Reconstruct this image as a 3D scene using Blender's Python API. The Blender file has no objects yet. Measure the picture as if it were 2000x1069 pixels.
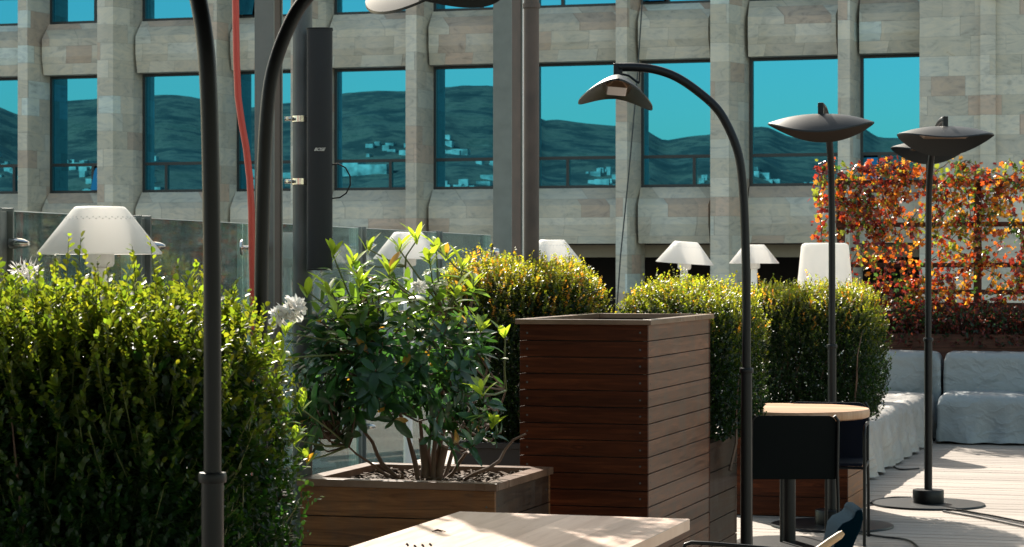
import bpy, bmesh, math, random
import numpy as np
from mathutils import Vector, Matrix, noise
R = math.radians
random.seed(11); rng = np.random.default_rng(11)
SC = bpy.context.scene
COL = SC.collection
FPX = 4560.0; HZ = 518.0; EYE = 1.55
YAW = math.atan(1390 / FPX); S_, C_ = math.sin(YAW), math.cos(YAW)

def W(px, zc, z=0.0):
    """ground-plan position for a photo column px seen zc metres away"""
    xc = (px - 1000) / FPX * zc
    return Vector((xc * C_ - zc * S_, xc * S_ + zc * C_, z))
def ZH(py, zc): return EYE + (HZ - py) / FPX * zc
def P(px, py, zc): return W(px, zc, ZH(py, zc))
def FX(px, Y):
    t = (px - 1000) / FPX
    return Y * (t * C_ - S_) / (C_ + t * S_)

# ------------------------------------------------------------------ helpers
def tag(o, label=None, cat=None, group=None, kind=None):
    if label: o['label'] = label
    if cat: o['category'] = cat
    if group: o['group'] = group
    if kind: o['kind'] = kind
    return o
ORG = {}
def thing(name, label, cat, loc=(0, 0, 0), group=None):
    o = bpy.data.objects.new(name, None); COL.objects.link(o)
    o.location = loc; ORG[o.name] = Vector(loc); o.empty_display_size = .1
    return tag(o, label, cat, group)

class MB:
    def __init__(s): s.v = []; s.f = []
    def box(s, x0, x1, y0, y1, z0, z1):
        n = len(s.v)
        s.v += [(x0,y0,z0),(x1,y0,z0),(x1,y1,z0),(x0,y1,z0),(x0,y0,z1),(x1,y0,z1),(x1,y1,z1),(x0,y1,z1)]
        s.f += [tuple(n+i for i in q) for q in ((0,3,2,1),(4,5,6,7),(0,1,5,4),(1,2,6,5),(2,3,7,6),(3,0,4,7))]
        return s
    def bar(s, a, b, w, h, up=Vector((0,0,1))):
        a, b = Vector(a), Vector(b); d = (b-a).normalized()
        sd = d.cross(up)
        if sd.length < 1e-4: sd = Vector((1,0,0))
        sd.normalize(); u = sd.cross(d).normalized()
        n = len(s.v)
        for p in (a, b):
            for i, j in ((-1,-1),(1,-1),(1,1),(-1,1)):
                s.v.append(tuple(p + sd*(i*w/2) + u*(j*h/2)))
        s.f += [tuple(n+i for i in q) for q in ((0,1,2,3),(7,6,5,4),(0,4,5,1),(1,5,6,2),(2,6,7,3),(3,7,4,0))]
        return s
    def prism(s, pts, z0, z1):
        n = len(s.v); k = len(pts)
        s.v += [(x, y, z0) for x, y in pts] + [(x, y, z1) for x, y in pts]
        s.f.append(tuple(n+i for i in reversed(range(k)))); s.f.append(tuple(n+k+i for i in range(k)))
        for i in range(k):
            j = (i+1) % k; s.f.append((n+i, n+j, n+k+j, n+k+i))
        return s
    def profx(s, pts, x0, x1):       # (y,z) outline swept along x
        n = len(s.v); k = len(pts)
        s.v += [(x0, y, z) for y, z in pts] + [(x1, y, z) for y, z in pts]
        s.f.append(tuple(n+i for i in range(k))); s.f.append(tuple(n+k+i for i in reversed(range(k))))
        for i in range(k):
            j = (i+1) % k; s.f.append((n+j, n+i, n+k+i, n+k+j))
        return s
    def tube(s, pts, r, n=12, cap=True):
        pts = [Vector(p) for p in pts]; m = len(pts)
        rr = r if isinstance(r, (list, tuple)) else [r]*m
        u = None; base = len(s.v)
        for i, p in enumerate(pts):
            t = (pts[min(i+1, m-1)] - pts[max(i-1, 0)]).normalized()
            if u is None:
                u = t.orthogonal().normalized()
            else:
                u = (u - t*u.dot(t))
                u = u.normalized() if u.length > 1e-6 else t.orthogonal().normalized()
            w = t.cross(u)
            for k in range(n):
                a = 2*math.pi*k/n
                s.v.append(tuple(p + (u*math.cos(a) + w*math.sin(a))*rr[i]))
        for i in range(m-1):
            for k in range(n):
                k2 = (k+1) % n
                s.f.append((base+i*n+k, base+i*n+k2, base+(i+1)*n+k2, base+(i+1)*n+k))
        if cap:
            s.f.append(tuple(base+k for k in reversed(range(n))))
            s.f.append(tuple(base+(m-1)*n+k for k in range(n)))
        return s
    def lathe(s, prof, c=(0,0,0), n=40, axis=None):
        c = Vector(c); base = len(s.v); m = len(prof)
        if axis is None: ex, ey, ez = Vector((1,0,0)), Vector((0,1,0)), Vector((0,0,1))
        else:
            ez = Vector(axis).normalized(); ex = ez.orthogonal().normalized(); ey = ez.cross(ex)
        for r, z in prof:
            for k in range(n):
                a = 2*math.pi*k/n
                s.v.append(tuple(c + ez*z + (ex*math.cos(a) + ey*math.sin(a))*max(r, 1e-4)))
        for i in range(m-1):
            for k in range(n):
                k2 = (k+1) % n
                s.f.append((base+i*n+k, base+i*n+k2, base+(i+1)*n+k2, base+(i+1)*n+k))
        return s
    def build(s, name, mat, parent=None, smooth=False, bevel=0, label=None, org=None):
        me = bpy.data.meshes.new(name)
        o = bpy.data.objects.new(name, me); COL.objects.link(o)
        off = Vector((0,0,0))
        if parent is not None:
            off = ORG.get(parent.name, Vector((0,0,0))); o.parent = parent; ORG[o.name] = off
        elif org is not None:
            off = Vector(org); o.location = off; ORG[o.name] = off
        me.from_pydata([(x-off.x, y-off.y, z-off.z) for x, y, z in s.v], [], s.f)
        me.update()
        bm = bmesh.new(); bm.from_mesh(me); bmesh.ops.recalc_face_normals(bm, faces=bm.faces); bm.to_mesh(me); bm.free()
        if smooth:
            me.polygons.foreach_set('use_smooth', [True]*len(me.polygons))
            try: me.set_sharp_from_angle(angle=R(40))
            except Exception: pass
        if mat: me.materials.append(mat)
        if bevel:
            m = o.modifiers.new('bevel', 'BEVEL'); m.width = bevel; m.segments = 2; m.limit_method = 'ANGLE'; m.angle_limit = R(40)
        if label: o['label'] = label
        return o

def copy_tree(o, parent=None):
    c = o.copy(); COL.objects.link(c)
    if parent is not None:
        c.parent = parent; c.matrix_parent_inverse = o.matrix_parent_inverse.copy()
    for ch in [q for q in bpy.data.objects if q.parent == o]:
        copy_tree(ch, c)
    return c

# ------------------------------------------------------------------ materials
def nt(name):
    m = bpy.data.materials.new(name); m.use_nodes = True
    t = m.node_tree; b = t.nodes['Principled BSDF']
    return m, t, b
def N(t, typ, **kw):
    n = t.nodes.new(typ)
    for k, v in kw.items(): setattr(n, k, v)
    return n
def ramp(t, stops, interp='LINEAR'):
    r = N(t, 'ShaderNodeValToRGB'); r.color_ramp.interpolation = interp
    el = r.color_ramp.elements
    while len(el) < len(stops): el.new(.5)
    for e, (p, c) in zip(el, stops): e.position = p; e.color = (*c, 1)
    return r
def mth(t, op, a, b=None, c=None):
    n = N(t, 'ShaderNodeMath', operation=op)
    for i, q in enumerate((a, b, c)):
        if q is None: continue
        if isinstance(q, (int, float)): n.inputs[i].default_value = q
        else: t.links.new(q, n.inputs[i])
    return n.outputs[0]
def mixc(t, mode, fac, a, b):
    n = N(t, 'ShaderNodeMix', data_type='RGBA', blend_type=mode)
    for i, q in ((0, fac), (6, a), (7, b)):
        if isinstance(q, (int, float)): n.inputs[i].default_value = q
        elif isinstance(q, tuple): n.inputs[i].default_value = (*q, 1)
        else: t.links.new(q, n.inputs[i])
    return n.outputs[2]
def plain(name, col, rough=.5, metal=0, bump=0, bscale=60, var=.0, coat=0, spec=.5):
    m, t, b = nt(name)
    b.inputs['Base Color'].default_value = (*col, 1); b.inputs['Roughness'].default_value = rough
    b.inputs['Metallic'].default_value = metal; b.inputs['Coat Weight'].default_value = coat
    b.inputs['Specular IOR Level'].default_value = spec
    tc = N(t, 'ShaderNodeTexCoord')
    nz = N(t, 'ShaderNodeTexNoise'); nz.inputs['Scale'].default_value = bscale; nz.inputs['Detail'].default_value = 5
    t.links.new(tc.outputs['Object'], nz.inputs['Vector'])
    if var:
        nz2 = N(t, 'ShaderNodeTexNoise'); nz2.inputs['Scale'].default_value = bscale*.12; nz2.inputs['Detail'].default_value = 6
        t.links.new(tc.outputs['Object'], nz2.inputs['Vector'])
        r = ramp(t, [(.3, tuple(c*(1-var) for c in col)), (.7, tuple(min(1, c*(1+var)) for c in col))])
        t.links.new(nz2.outputs[0], r.inputs[0]); t.links.new(r.outputs[0], b.inputs['Base Color'])
        rr = mth(t, 'MULTIPLY_ADD', nz2.outputs[0], .3, rough-.15)
        t.links.new(rr, b.inputs['Roughness'])
    if bump:
        bp = N(t, 'ShaderNodeBump'); bp.inputs['Strength'].default_value = bump; bp.inputs['Distance'].default_value = .002
        t.links.new(nz.outputs[0], bp.inputs['Height']); t.links.new(bp.outputs[0], b.inputs['Normal'])
    return m

def wood(name, cols, plank=.07, rough=.5, gscale=1.0, axis='h', weather=0.0, z0=0.0, spec=.22):
    """stained boards running horizontally: grain along x+y, new tone on every board"""
    m, t, b = nt(name)
    tc = N(t, 'ShaderNodeTexCoord'); sp = N(t, 'ShaderNodeSeparateXYZ'); t.links.new(tc.outputs['Object'], sp.inputs[0])
    X, Y, Z = sp.outputs
    if axis == 'h': along = mth(t, 'ADD', X, Y); cross = Z
    elif axis == 'x': along = X; cross = Y
    else: along = Y; cross = X
    idx = mth(t, 'FLOOR', mth(t, 'DIVIDE', mth(t, 'SUBTRACT', cross, z0), plank))
    wn = N(t, 'ShaderNodeTexWhiteNoise', noise_dimensions='1D'); t.links.new(idx, wn.inputs['W'])
    cv = N(t, 'ShaderNodeCombineXYZ')
    t.links.new(mth(t, 'MULTIPLY', along, 3.2*gscale), cv.inputs[0])
    t.links.new(mth(t, 'MULTIPLY', cross, 42*gscale), cv.inputs[1])
    t.links.new(mth(t, 'MULTIPLY', wn.outputs[0], 37), cv.inputs[2])
    nz = N(t, 'ShaderNodeTexNoise'); nz.inputs['Scale'].default_value = 1; nz.inputs['Detail'].default_value = 7; nz.inputs['Roughness'].default_value = .6
    nz.inputs['Distortion'].default_value = .9
    t.links.new(cv.outputs[0], nz.inputs['Vector'])
    # knots
    kv = N(t, 'ShaderNodeCombineXYZ')
    t.links.new(mth(t, 'MULTIPLY', along, 4.0), kv.inputs[0]); t.links.new(mth(t, 'MULTIPLY', cross, 11.0), kv.inputs[1]); t.links.new(mth(t, 'MULTIPLY', wn.outputs[0], 9), kv.inputs[2])
    vo = N(t, 'ShaderNodeTexVoronoi'); vo.inputs['Scale'].default_value = 1; t.links.new(kv.outputs[0], vo.inputs['Vector'])
    rg = mth(t, 'SINE', mth(t, 'MULTIPLY', vo.outputs['Distance'], 40))
    kn = ramp(t, [(.0, (1,1,1)), (.28, (0,0,0))]); t.links.new(vo.outputs['Distance'], kn.inputs[0])
    g = mth(t, 'ADD', nz.outputs[0], mth(t, 'MULTIPLY', mth(t, 'MULTIPLY', rg, kn.outputs[0]), .13))
    r = ramp(t, [(.28, cols[0]), (.5, cols[1]), (.72, cols[2])]); t.links.new(g, r.inputs[0])
    v = mth(t, 'MULTIPLY_ADD', wn.outputs[0], .5, .75)
    cm = N(t, 'ShaderNodeCombineXYZ')
    for i in range(3): t.links.new(v, cm.inputs[i])
    col = mixc(t, 'MULTIPLY', 1.0, r.outputs[0], cm.outputs[0])
    if weather:
        wv = N(t, 'ShaderNodeCombineXYZ')
        t.links.new(mth(t, 'MULTIPLY', along, 5.0), wv.inputs[0]); t.links.new(mth(t, 'MULTIPLY', cross, 1.6), wv.inputs[1])
        wz = N(t, 'ShaderNodeTexNoise'); wz.inputs['Scale'].default_value = 1.2; wz.inputs['Detail'].default_value = 8; wz.inputs['Roughness'].default_value = .68
        t.links.new(wv.outputs[0], wz.inputs['Vector'])
        wr = ramp(t, [(.46, (0,0,0)), (.62, (weather,)*3)]); t.links.new(wz.outputs[0], wr.inputs[0])
        col = mixc(t, 'MIX', wr.outputs[0], col, (.085, .07, .058))
    b.inputs['Specular IOR Level'].default_value = spec
    t.links.new(col, b.inputs['Base Color'])
    t.links.new(mth(t, 'MULTIPLY_ADD', g, .3, rough-.13), b.inputs['Roughness'])
    bp = N(t, 'ShaderNodeBump'); bp.inputs['Strength'].default_value = .35; bp.inputs['Distance'].default_value = .002
    t.links.new(g, bp.inputs['Height']); t.links.new(bp.outputs[0], b.inputs['Normal'])
    return m

def stone_mat():
    m, t, b = nt('stone_cladding')
    tc = N(t, 'ShaderNodeTexCoord'); sp = N(t, 'ShaderNodeSeparateXYZ'); t.links.new(tc.outputs['Object'], sp.inputs[0])
    X, Y, Z = sp.outputs
    al = mth(t, 'ADD', X, mth(t, 'MULTIPLY', Y, .9))
    rh = .357
    row = mth(t, 'FLOOR', mth(t, 'DIVIDE', mth(t, 'SUBTRACT', Z, .89), rh))
    rw = N(t, 'ShaderNodeTexWhiteNoise', noise_dimensions='1D'); t.links.new(row, rw.inputs['W'])
    a2 = mth(t, 'ADD', al, mth(t, 'MULTIPLY', rw.outputs[0], 5.3))
    wob = mth(t, 'MULTIPLY', mth(t, 'SINE', mth(t, 'MULTIPLY_ADD', a2, 3.1, mth(t, 'MULTIPLY', rw.outputs[0], 20))), .17)
    u = mth(t, 'DIVIDE', mth(t, 'ADD', a2, wob), .80)
    ci = mth(t, 'FLOOR', u)
    cv = N(t, 'ShaderNodeCombineXYZ'); t.links.new(ci, cv.inputs[0]); t.links.new(row, cv.inputs[1])
    wn = N(t, 'ShaderNodeTexWhiteNoise', noise_dimensions='3D'); t.links.new(cv.outputs[0], wn.inputs['Vector'])
    r = ramp(t, [(0, (.52,.48,.40)), (.14, (.50,.46,.39)), (.3, (.57,.53,.45)), (.46, (.55,.54,.48)), (.56, (.47,.38,.31)),
                 (.66, (.52,.48,.41)), (.78, (.62,.58,.50)), (.88, (.54,.42,.34)), (.95, (.58,.64,.61))], 'CONSTANT')
    t.links.new(wn.outputs['Value'], r.inputs[0])
    # veins and clouds inside each slab
    off = N(t, 'ShaderNodeVectorMath', operation='ADD'); sc = N(t, 'ShaderNodeVectorMath', operation='SCALE'); sc.inputs['Scale'].default_value = 31
    t.links.new(wn.outputs['Color'], sc.inputs[0]); t.links.new(tc.outputs['Object'], off.inputs[0]); t.links.new(sc.outputs[0], off.inputs[1])
    mp = N(t, 'ShaderNodeMapping'); mp.inputs['Scale'].default_value = (1.1, 1.1, 2.6); mp.inputs['Rotation'].default_value = (0, .5, 0)
    t.links.new(off.outputs[0], mp.inputs['Vector'])
    nz = N(t, 'ShaderNodeTexNoise'); nz.inputs['Scale'].default_value = 1.5; nz.inputs['Detail'].default_value = 9; nz.inputs['Roughness'].default_value = .66; nz.inputs['Distortion'].default_value = 2.6
    t.links.new(mp.outputs[0], nz.inputs['Vector'])
    vr = ramp(t, [(.30, (.66,.67,.66)), (.45, (.95,.96,.95)), (.62, (1.12,1.08,1.0)), (.75, (.86,.80,.72))]); t.links.new(nz.outputs[0], vr.inputs[0])
    col = mixc(t, 'MULTIPLY', 1.0, r.outputs[0], vr.outputs[0])
    fu = mth(t, 'FRACT', u); fz = mth(t, 'FRACT', mth(t, 'DIVIDE', mth(t, 'SUBTRACT', Z, .89), rh))
    ju = mth(t, 'LESS_THAN', fu, .012); jz = mth(t, 'LESS_THAN', fz, .022)
    jt = mth(t, 'MULTIPLY', mth(t, 'MAXIMUM', ju, jz), .34)
    col = mixc(t, 'MIX', jt, col, (.12, .115, .10))
    # soot streaks
    sv = N(t, 'ShaderNodeMapping'); sv.inputs['Scale'].default_value = (1.7, 1.7, .22); t.links.new(tc.outputs['Object'], sv.inputs['Vector'])
    sn = N(t, 'ShaderNodeTexNoise'); sn.inputs['Scale'].default_value = 1; sn.inputs['Detail'].default_value = 6; t.links.new(sv.outputs[0], sn.inputs['Vector'])
    sr = ramp(t, [(.34, (.86,.87,.85)), (.6, (1,1,1))]); t.links.new(sn.outputs[0], sr.inputs[0])
    col = mixc(t, 'MULTIPLY', 1.0, col, sr.outputs[0])
    t.links.new(col, b.inputs['Base Color']); b.inputs['Roughness'].default_value = .62
    bp = N(t, 'ShaderNodeBump'); bp.inputs['Strength'].default_value = .3; bp.inputs['Distance'].default_value = .01
    t.links.new(nz.outputs[0], bp.inputs['Height']); t.links.new(bp.outputs[0], b.inputs['Normal'])
    return m

def leaf_mat(name, rough=.35, trans=.45, tboost=1.6, spec=.5, tint=(1.15,1.1,.45)):
    m, t, b = nt(name)
    at = N(t, 'ShaderNodeAttribute', attribute_name='col')
    t.links.new(at.outputs['Color'], b.inputs['Base Color']); b.inputs['Roughness'].default_value = rough
    b.inputs['Specular IOR Level'].default_value = spec
    tr = N(t, 'ShaderNodeBsdfTranslucent')
    tcx = mixc(t, 'MULTIPLY', 1.0, at.outputs['Color'], tuple(tboost*q for q in tint))
    t.links.new(tcx, tr.inputs['Color'])
    mx = N(t, 'ShaderNodeMixShader'); mx.inputs[0].default_value = trans
    t.links.new(b.outputs[0], mx.inputs[1]); t.links.new(tr.outputs[0], mx.inputs[2])
    t.links.new(mx.outputs[0], t.nodes['Material Output'].inputs['Surface'])
    return m

def shade_mat():
    m, t, b = nt('opal_white_shade')
    b.inputs['Base Color'].default_value = (.86,.85,.83,1); b.inputs['Roughness'].default_value = .45
    tr = N(t, 'ShaderNodeBsdfTranslucent'); tr.inputs['Color'].default_value = (.93,.91,.88,1)
    mx = N(t, 'ShaderNodeMixShader'); mx.inputs[0].default_value = .70
    t.links.new(b.outputs[0], mx.inputs[1]); t.links.new(tr.outputs[0], mx.inputs[2])
    t.links.new(mx.outputs[0], t.nodes['Material Output'].inputs['Surface'])
    return m

def window_glass():
    m, t, b = nt('tinted_mirror_glass')
    b.inputs['Base Color'].default_value = (.034, .25, .40, 1); b.inputs['Metallic'].default_value = 1.0; b.inputs['Roughness'].default_value = .006
    tc = N(t, 'ShaderNodeTexCoord'); nz = N(t, 'ShaderNodeTexNoise'); nz.inputs['Scale'].default_value = 1.3; nz.inputs['Detail'].default_value = 2
    oi = N(t, 'ShaderNodeObjectInfo')
    ad = N(t, 'ShaderNodeVectorMath', operation='ADD'); t.links.new(tc.outputs['Object'], ad.inputs[0]); t.links.new(oi.outputs['Location'], ad.inputs[1])
    t.links.new(ad.outputs[0], nz.inputs['Vector'])
    bp = N(t, 'ShaderNodeBump'); bp.inputs['Strength'].default_value = .04; bp.inputs['Distance'].default_value = .0012
    t.links.new(nz.outputs[0], bp.inputs['Height']); t.links.new(bp.outputs[0], b.inputs['Normal'])
    return m
def clear_glass():
    m, t, b = nt('balustrade_glass')
    gl = N(t, 'ShaderNodeBsdfGlossy'); gl.inputs['Roughness'].default_value = .03; gl.inputs['Color'].default_value = (.9,.97,.96,1)
    tp = N(t, 'ShaderNodeBsdfTransparent'); tp.inputs['Color'].default_value = (.80,.89,.87,1)
    fr = N(t, 'ShaderNodeFresnel'); fr.inputs['IOR'].default_value = 1.5
    df = N(t, 'ShaderNodeBsdfDiffuse'); df.inputs['Color'].default_value = (.45,.55,.54,1)
    tc = N(t, 'ShaderNodeTexCoord'); nz = N(t, 'ShaderNodeTexNoise'); nz.inputs['Scale'].default_value = 14; nz.inputs['Detail'].default_value = 8; nz.inputs['Roughness'].default_value = .8
    t.links.new(tc.outputs['Object'], nz.inputs['Vector'])
    dr = ramp(t, [(.45, (.02,.02,.02)), (.72, (.22,.22,.22))]); t.links.new(nz.outputs[0], dr.inputs[0])
    m1 = N(t, 'ShaderNodeMixShader'); t.links.new(fr.outputs[0], m1.inputs[0]); t.links.new(tp.outputs[0], m1.inputs[1]); t.links.new(gl.outputs[0], m1.inputs[2])
    m2 = N(t, 'ShaderNodeMixShader'); t.links.new(dr.outputs[0], m2.inputs[0]); t.links.new(m1.outputs[0], m2.inputs[1]); t.links.new(df.outputs[0], m2.inputs[2])
    t.links.new(m2.outputs[0], t.nodes['Material Output'].inputs['Surface'])
    return m

def deck_mat():
    m, t, b = nt('deck_boards')
    tc = N(t, 'ShaderNodeTexCoord'); sp = N(t, 'ShaderNodeSeparateXYZ'); t.links.new(tc.outputs['Object'], sp.inputs[0])
    X, Y, Z = sp.outputs; pl = .155
    idx = mth(t, 'FLOOR', mth(t, 'DIVIDE', Y, pl))
    wn = N(t, 'ShaderNodeTexWhiteNoise', noise_dimensions='1D'); t.links.new(idx, wn.inputs['W'])
    cv = N(t, 'ShaderNodeCombineXYZ'); t.links.new(mth(t, 'MULTIPLY', X, 1.4), cv.inputs[0]); t.links.new(mth(t, 'MULTIPLY', Y, 34), cv.inputs[1]); t.links.new(mth(t, 'MULTIPLY', wn.outputs[0], 50), cv.inputs[2])
    nz = N(t, 'ShaderNodeTexNoise'); nz.inputs['Scale'].default_value = 1; nz.inputs['Detail'].default_value = 8; nz.inputs['Roughness'].default_value = .65
    t.links.new(cv.outputs[0], nz.inputs['Vector'])
    r = ramp(t, [(.3, (.22,.18,.145)), (.55, (.33,.275,.23)), (.75, (.40,.34,.29))]); t.links.new(nz.outputs[0], r.inputs[0])
    v = mth(t, 'MULTIPLY_ADD', wn.outputs[0], .3, .82); cm = N(t, 'ShaderNodeCombineXYZ')
    for i in range(3): t.links.new(v, cm.inputs[i])
    col = mixc(t, 'MULTIPLY', 1.0, r.outputs[0], cm.outputs[0])
    t.links.new(col, b.inputs['Base Color']); b.inputs['Roughness'].default_value = .7
    fy = mth(t, 'FRACT', mth(t, 'DIVIDE', Y, pl/5)); rb = mth(t, 'SINE', mth(t, 'MULTIPLY', fy, 6.283))
    bp = N(t, 'ShaderNodeBump'); bp.inputs['Strength'].default_value = .5; bp.inputs['Distance'].default_value = .002
    t.links.new(mth(t, 'ADD', rb, nz.outputs[0]), bp.inputs['Height']); t.links.new(bp.outputs[0], b.inputs['Normal'])
    return m
def cover_mat(name, col):
    m, t, b = nt(name)
    b.inputs['Base Color'].default_value = (*col, 1); b.inputs['Roughness'].default_value = .42
    tc = N(t, 'ShaderNodeTexCoord'); nz = N(t, 'ShaderNodeTexNoise'); nz.inputs['Scale'].default_value = 3.2; nz.inputs['Detail'].default_value = 4
    t.links.new(tc.outputs['Object'], nz.inputs['Vector'])
    ad = N(t, 'ShaderNodeVectorMath', operation='MULTIPLY_ADD'); t.links.new(nz.outputs['Color'], ad.inputs[0]); ad.inputs[1].default_value = (.5,.5,.5); t.links.new(tc.outputs['Object'], ad.inputs[2])
    h_ = None
    for sc_, wgt, z_ in ((1.9, 1.0, 1.0), (4.2, .5, 2.0), (11.0, .12, .5)):
        mp = N(t, 'ShaderNodeMapping'); mp.inputs['Rotation'].default_value = (.5*z_, .8*z_, .3*z_); mp.inputs['Scale'].default_value = (1, 1, 1.7)
        t.links.new(ad.outputs[0], mp.inputs['Vector'])
        vo = N(t, 'ShaderNodeTexNoise'); vo.inputs['Scale'].default_value = sc_; vo.inputs['Detail'].default_value = 1.5
        t.links.new(mp.outputs[0], vo.inputs['Vector'])
        rd_ = mth(t, 'POWER', mth(t, 'MAXIMUM', 0.0, mth(t, 'SUBTRACT', 1.0, mth(t, 'ABSOLUTE', mth(t, 'MULTIPLY_ADD', vo.outputs[0], 6.0, -3.0)))), 2.0)
        q = mth(t, 'MULTIPLY', rd_, wgt); h_ = q if h_ is None else mth(t, 'ADD', h_, q)
    bp = N(t, 'ShaderNodeBump'); bp.inputs['Strength'].default_value = .5; bp.inputs['Distance'].default_value = .013
    t.links.new(h_, bp.inputs['Height']); t.links.new(bp.outputs[0], b.inputs['Normal'])
    return m
def hill_mat():
    m, t, b = nt('hill_scrub')
    tc = N(t, 'ShaderNodeTexCoord'); nz = N(t, 'ShaderNodeTexNoise'); nz.inputs['Scale'].default_value = .03; nz.inputs['Detail'].default_value = 12; nz.inputs['Roughness'].default_value = .74
    t.links.new(tc.outputs['Object'], nz.inputs['Vector'])
    r = ramp(t, [(.36, (.035,.024,.018)), (.47, (.09,.05,.035)), (.55, (.26,.12,.075)), (.60, (.10,.06,.035)), (.74, (.45,.22,.15))]); t.links.new(nz.outputs[0], r.inputs[0])
    t.links.new(r.outputs[0], b.inputs['Base Color']); b.inputs['Roughness'].default_value = .95
    return m

M = dict(
    stone=stone_mat(), glass=window_glass(), clear=clear_glass(), deck=deck_mat(), hill=hill_mat(), shade=shade_mat(),
    frame=plain('dark_window_frame', (.012,.02,.022), .4),
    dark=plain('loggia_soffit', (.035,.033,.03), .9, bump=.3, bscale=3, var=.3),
    beam=plain('ochre_beam', (.30,.26,.19), .8, var=.15, bscale=12),
    black=plain('black_powder_coat', (.0035,.004,.005), .42, bump=.12, bscale=900, spec=.28),
    shell=plain('heater_shell_anthracite', (.006,.008,.009), .42, bump=.05, bscale=500, spec=.3),
    chrome=plain('brushed_steel', (.62,.60,.57), .18, 1.0, bump=.05, bscale=200),
    heatref=plain('heater_reflector', (.16,.10,.06), .3, .6),
    galv=plain('galvanised_grey', (.075,.085,.085), .5, .3, bump=.2, bscale=60, var=.25),
    colgrey=plain('grey_painted_steel', (.15,.165,.15), .5, 0, bump=.12, bscale=80, var=.10, spec=.3),
    colwarm=plain('rusty_primer_web', (.085,.06,.048), .7, 0, bump=.2, bscale=60, var=.25),
    red=plain('red_hose_rubber', (.50,.05,.03), .45, bump=.15, bscale=200),
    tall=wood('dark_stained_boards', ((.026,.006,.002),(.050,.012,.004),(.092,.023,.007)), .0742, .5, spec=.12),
    tallside=wood('lit_weathered_boards', ((.06,.023,.012),(.13,.054,.029),(.20,.09,.05)), .0742, .42, weather=.45),  # weathered grey, and coloured paler than the front for light off the deck
    low=wood('bounce_lit_stained_boards', ((.09,.032,.011),(.20,.080,.028),(.31,.135,.052)), .125, .48, weather=.25, z0=.635),  # boards brightened in colour for sun bounced off the front table
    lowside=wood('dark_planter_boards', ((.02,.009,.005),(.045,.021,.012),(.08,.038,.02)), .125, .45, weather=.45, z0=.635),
    greyplanter=plain('charcoal_planter', (.02,.02,.021), .6, var=.2, bscale=20),
    tabletop=wood('pale_oak_top', ((.46,.30,.215),(.60,.43,.335),(.68,.52,.42)), .19, .40, gscale=.6, axis='y'),
    roundtop=wood('oak_round_top', ((.40,.21,.11),(.54,.31,.18),(.62,.40,.26)), .14, .4, gscale=.6, axis='x'),
    trellis=wood('trellis_timber', ((.03,.011,.007),(.06,.024,.015),(.10,.042,.026)), .12, .7),
    rimwood=wood('sunlit_rim_wood', ((.10,.05,.028),(.17,.09,.055),(.24,.14,.09)), .3, .3, spec=.6, axis='x'),  # rim coloured paler than the boards to suggest sun on the top
    soil=plain('soil', (.03,.022,.015), .95, bump=1, bscale=90, var=.4),
    bark=plain('bark_chip', (.10,.06,.035), .85, var=.5, bscale=30),
    branch=plain('shrub_bark', (.11,.065,.042), .8, bump=.6, bscale=70, var=.35),
    stem=plain('green_stem', (.10,.12,.035), .6),
    leafbox=leaf_mat('boxwood_leaf', .38, .5, 2.5, .35), leafrho=leaf_mat('rhododendron_leaf', .30, .40, 2.4, .55),
    leafvine=leaf_mat('vine_leaf', .26, .5, 2.0, .7), petal=leaf_mat('petal', .6, .4, 1.0, .2, (1.1,1.08,1.1)),
    cover=cover_mat('sofa_cover_cloth', (.21,.23,.235)),
    coverw=cover_mat('sofa_cover_cloth_pale', (.33,.31,.285)),
    mesh=plain('dark_sling_fabric', (.0025,.004,.004), .8, bump=.5, bscale=900, spec=.15),
    navy=plain('navy_sling_fabric', (.002,.004,.011), .8, bump=.5, bscale=900, spec=.15),
    blue=plain('blue_upholstery', (.0006,.009,.017), 1.0, bump=.3, bscale=500, spec=.02),
    armwood=wood('beech_armrest', ((.42,.27,.15),(.52,.35,.21),(.60,.43,.28)), .2, .4),
    white=plain('white_lacquer', (.74,.73,.70), .4, bump=.05),
    street=plain('street_asphalt', (.16,.155,.15), .9, var=.2, bscale=2),
    house=plain('rendered_houses', (.42,.37,.31), .9, var=.6, bscale=1.5),
    speaker=plain('speaker_grille', (.0035,.005,.006), .6, bump=.5, bscale=1500),
    logo=plain('silver_lettering', (.75,.76,.78), .3, .6),
)

# ------------------------------------------------------------------ ground, hills
g = MB(); g.v = [(-4000,-4000,-12),(4000,-4000,-12),(4000,4000,-12),(-4000,4000,-12)]; g.f = [(0,1,2,3)]
tag(g.build('ground', M['street']), kind='structure')
d = MB()
y = 1.0; k = 0
while y < 30:
    for (xa, xb) in ((-6.3, -3.05 if k % 2 else -4.5), (-3.045 if k % 2 else -4.495, .9 if k % 2 else -.4), (.905 if k % 2 else -.395, 7.0)):
        d.box(xa, xb, y, y+.146, -.03, random.uniform(-.0015,0))
    y += .155; k += 1
d.box(-6.35, 7.05, .95, 30.05, -.6, -.032)
tag(d.build('deck', M['deck']), kind='structure')

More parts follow.
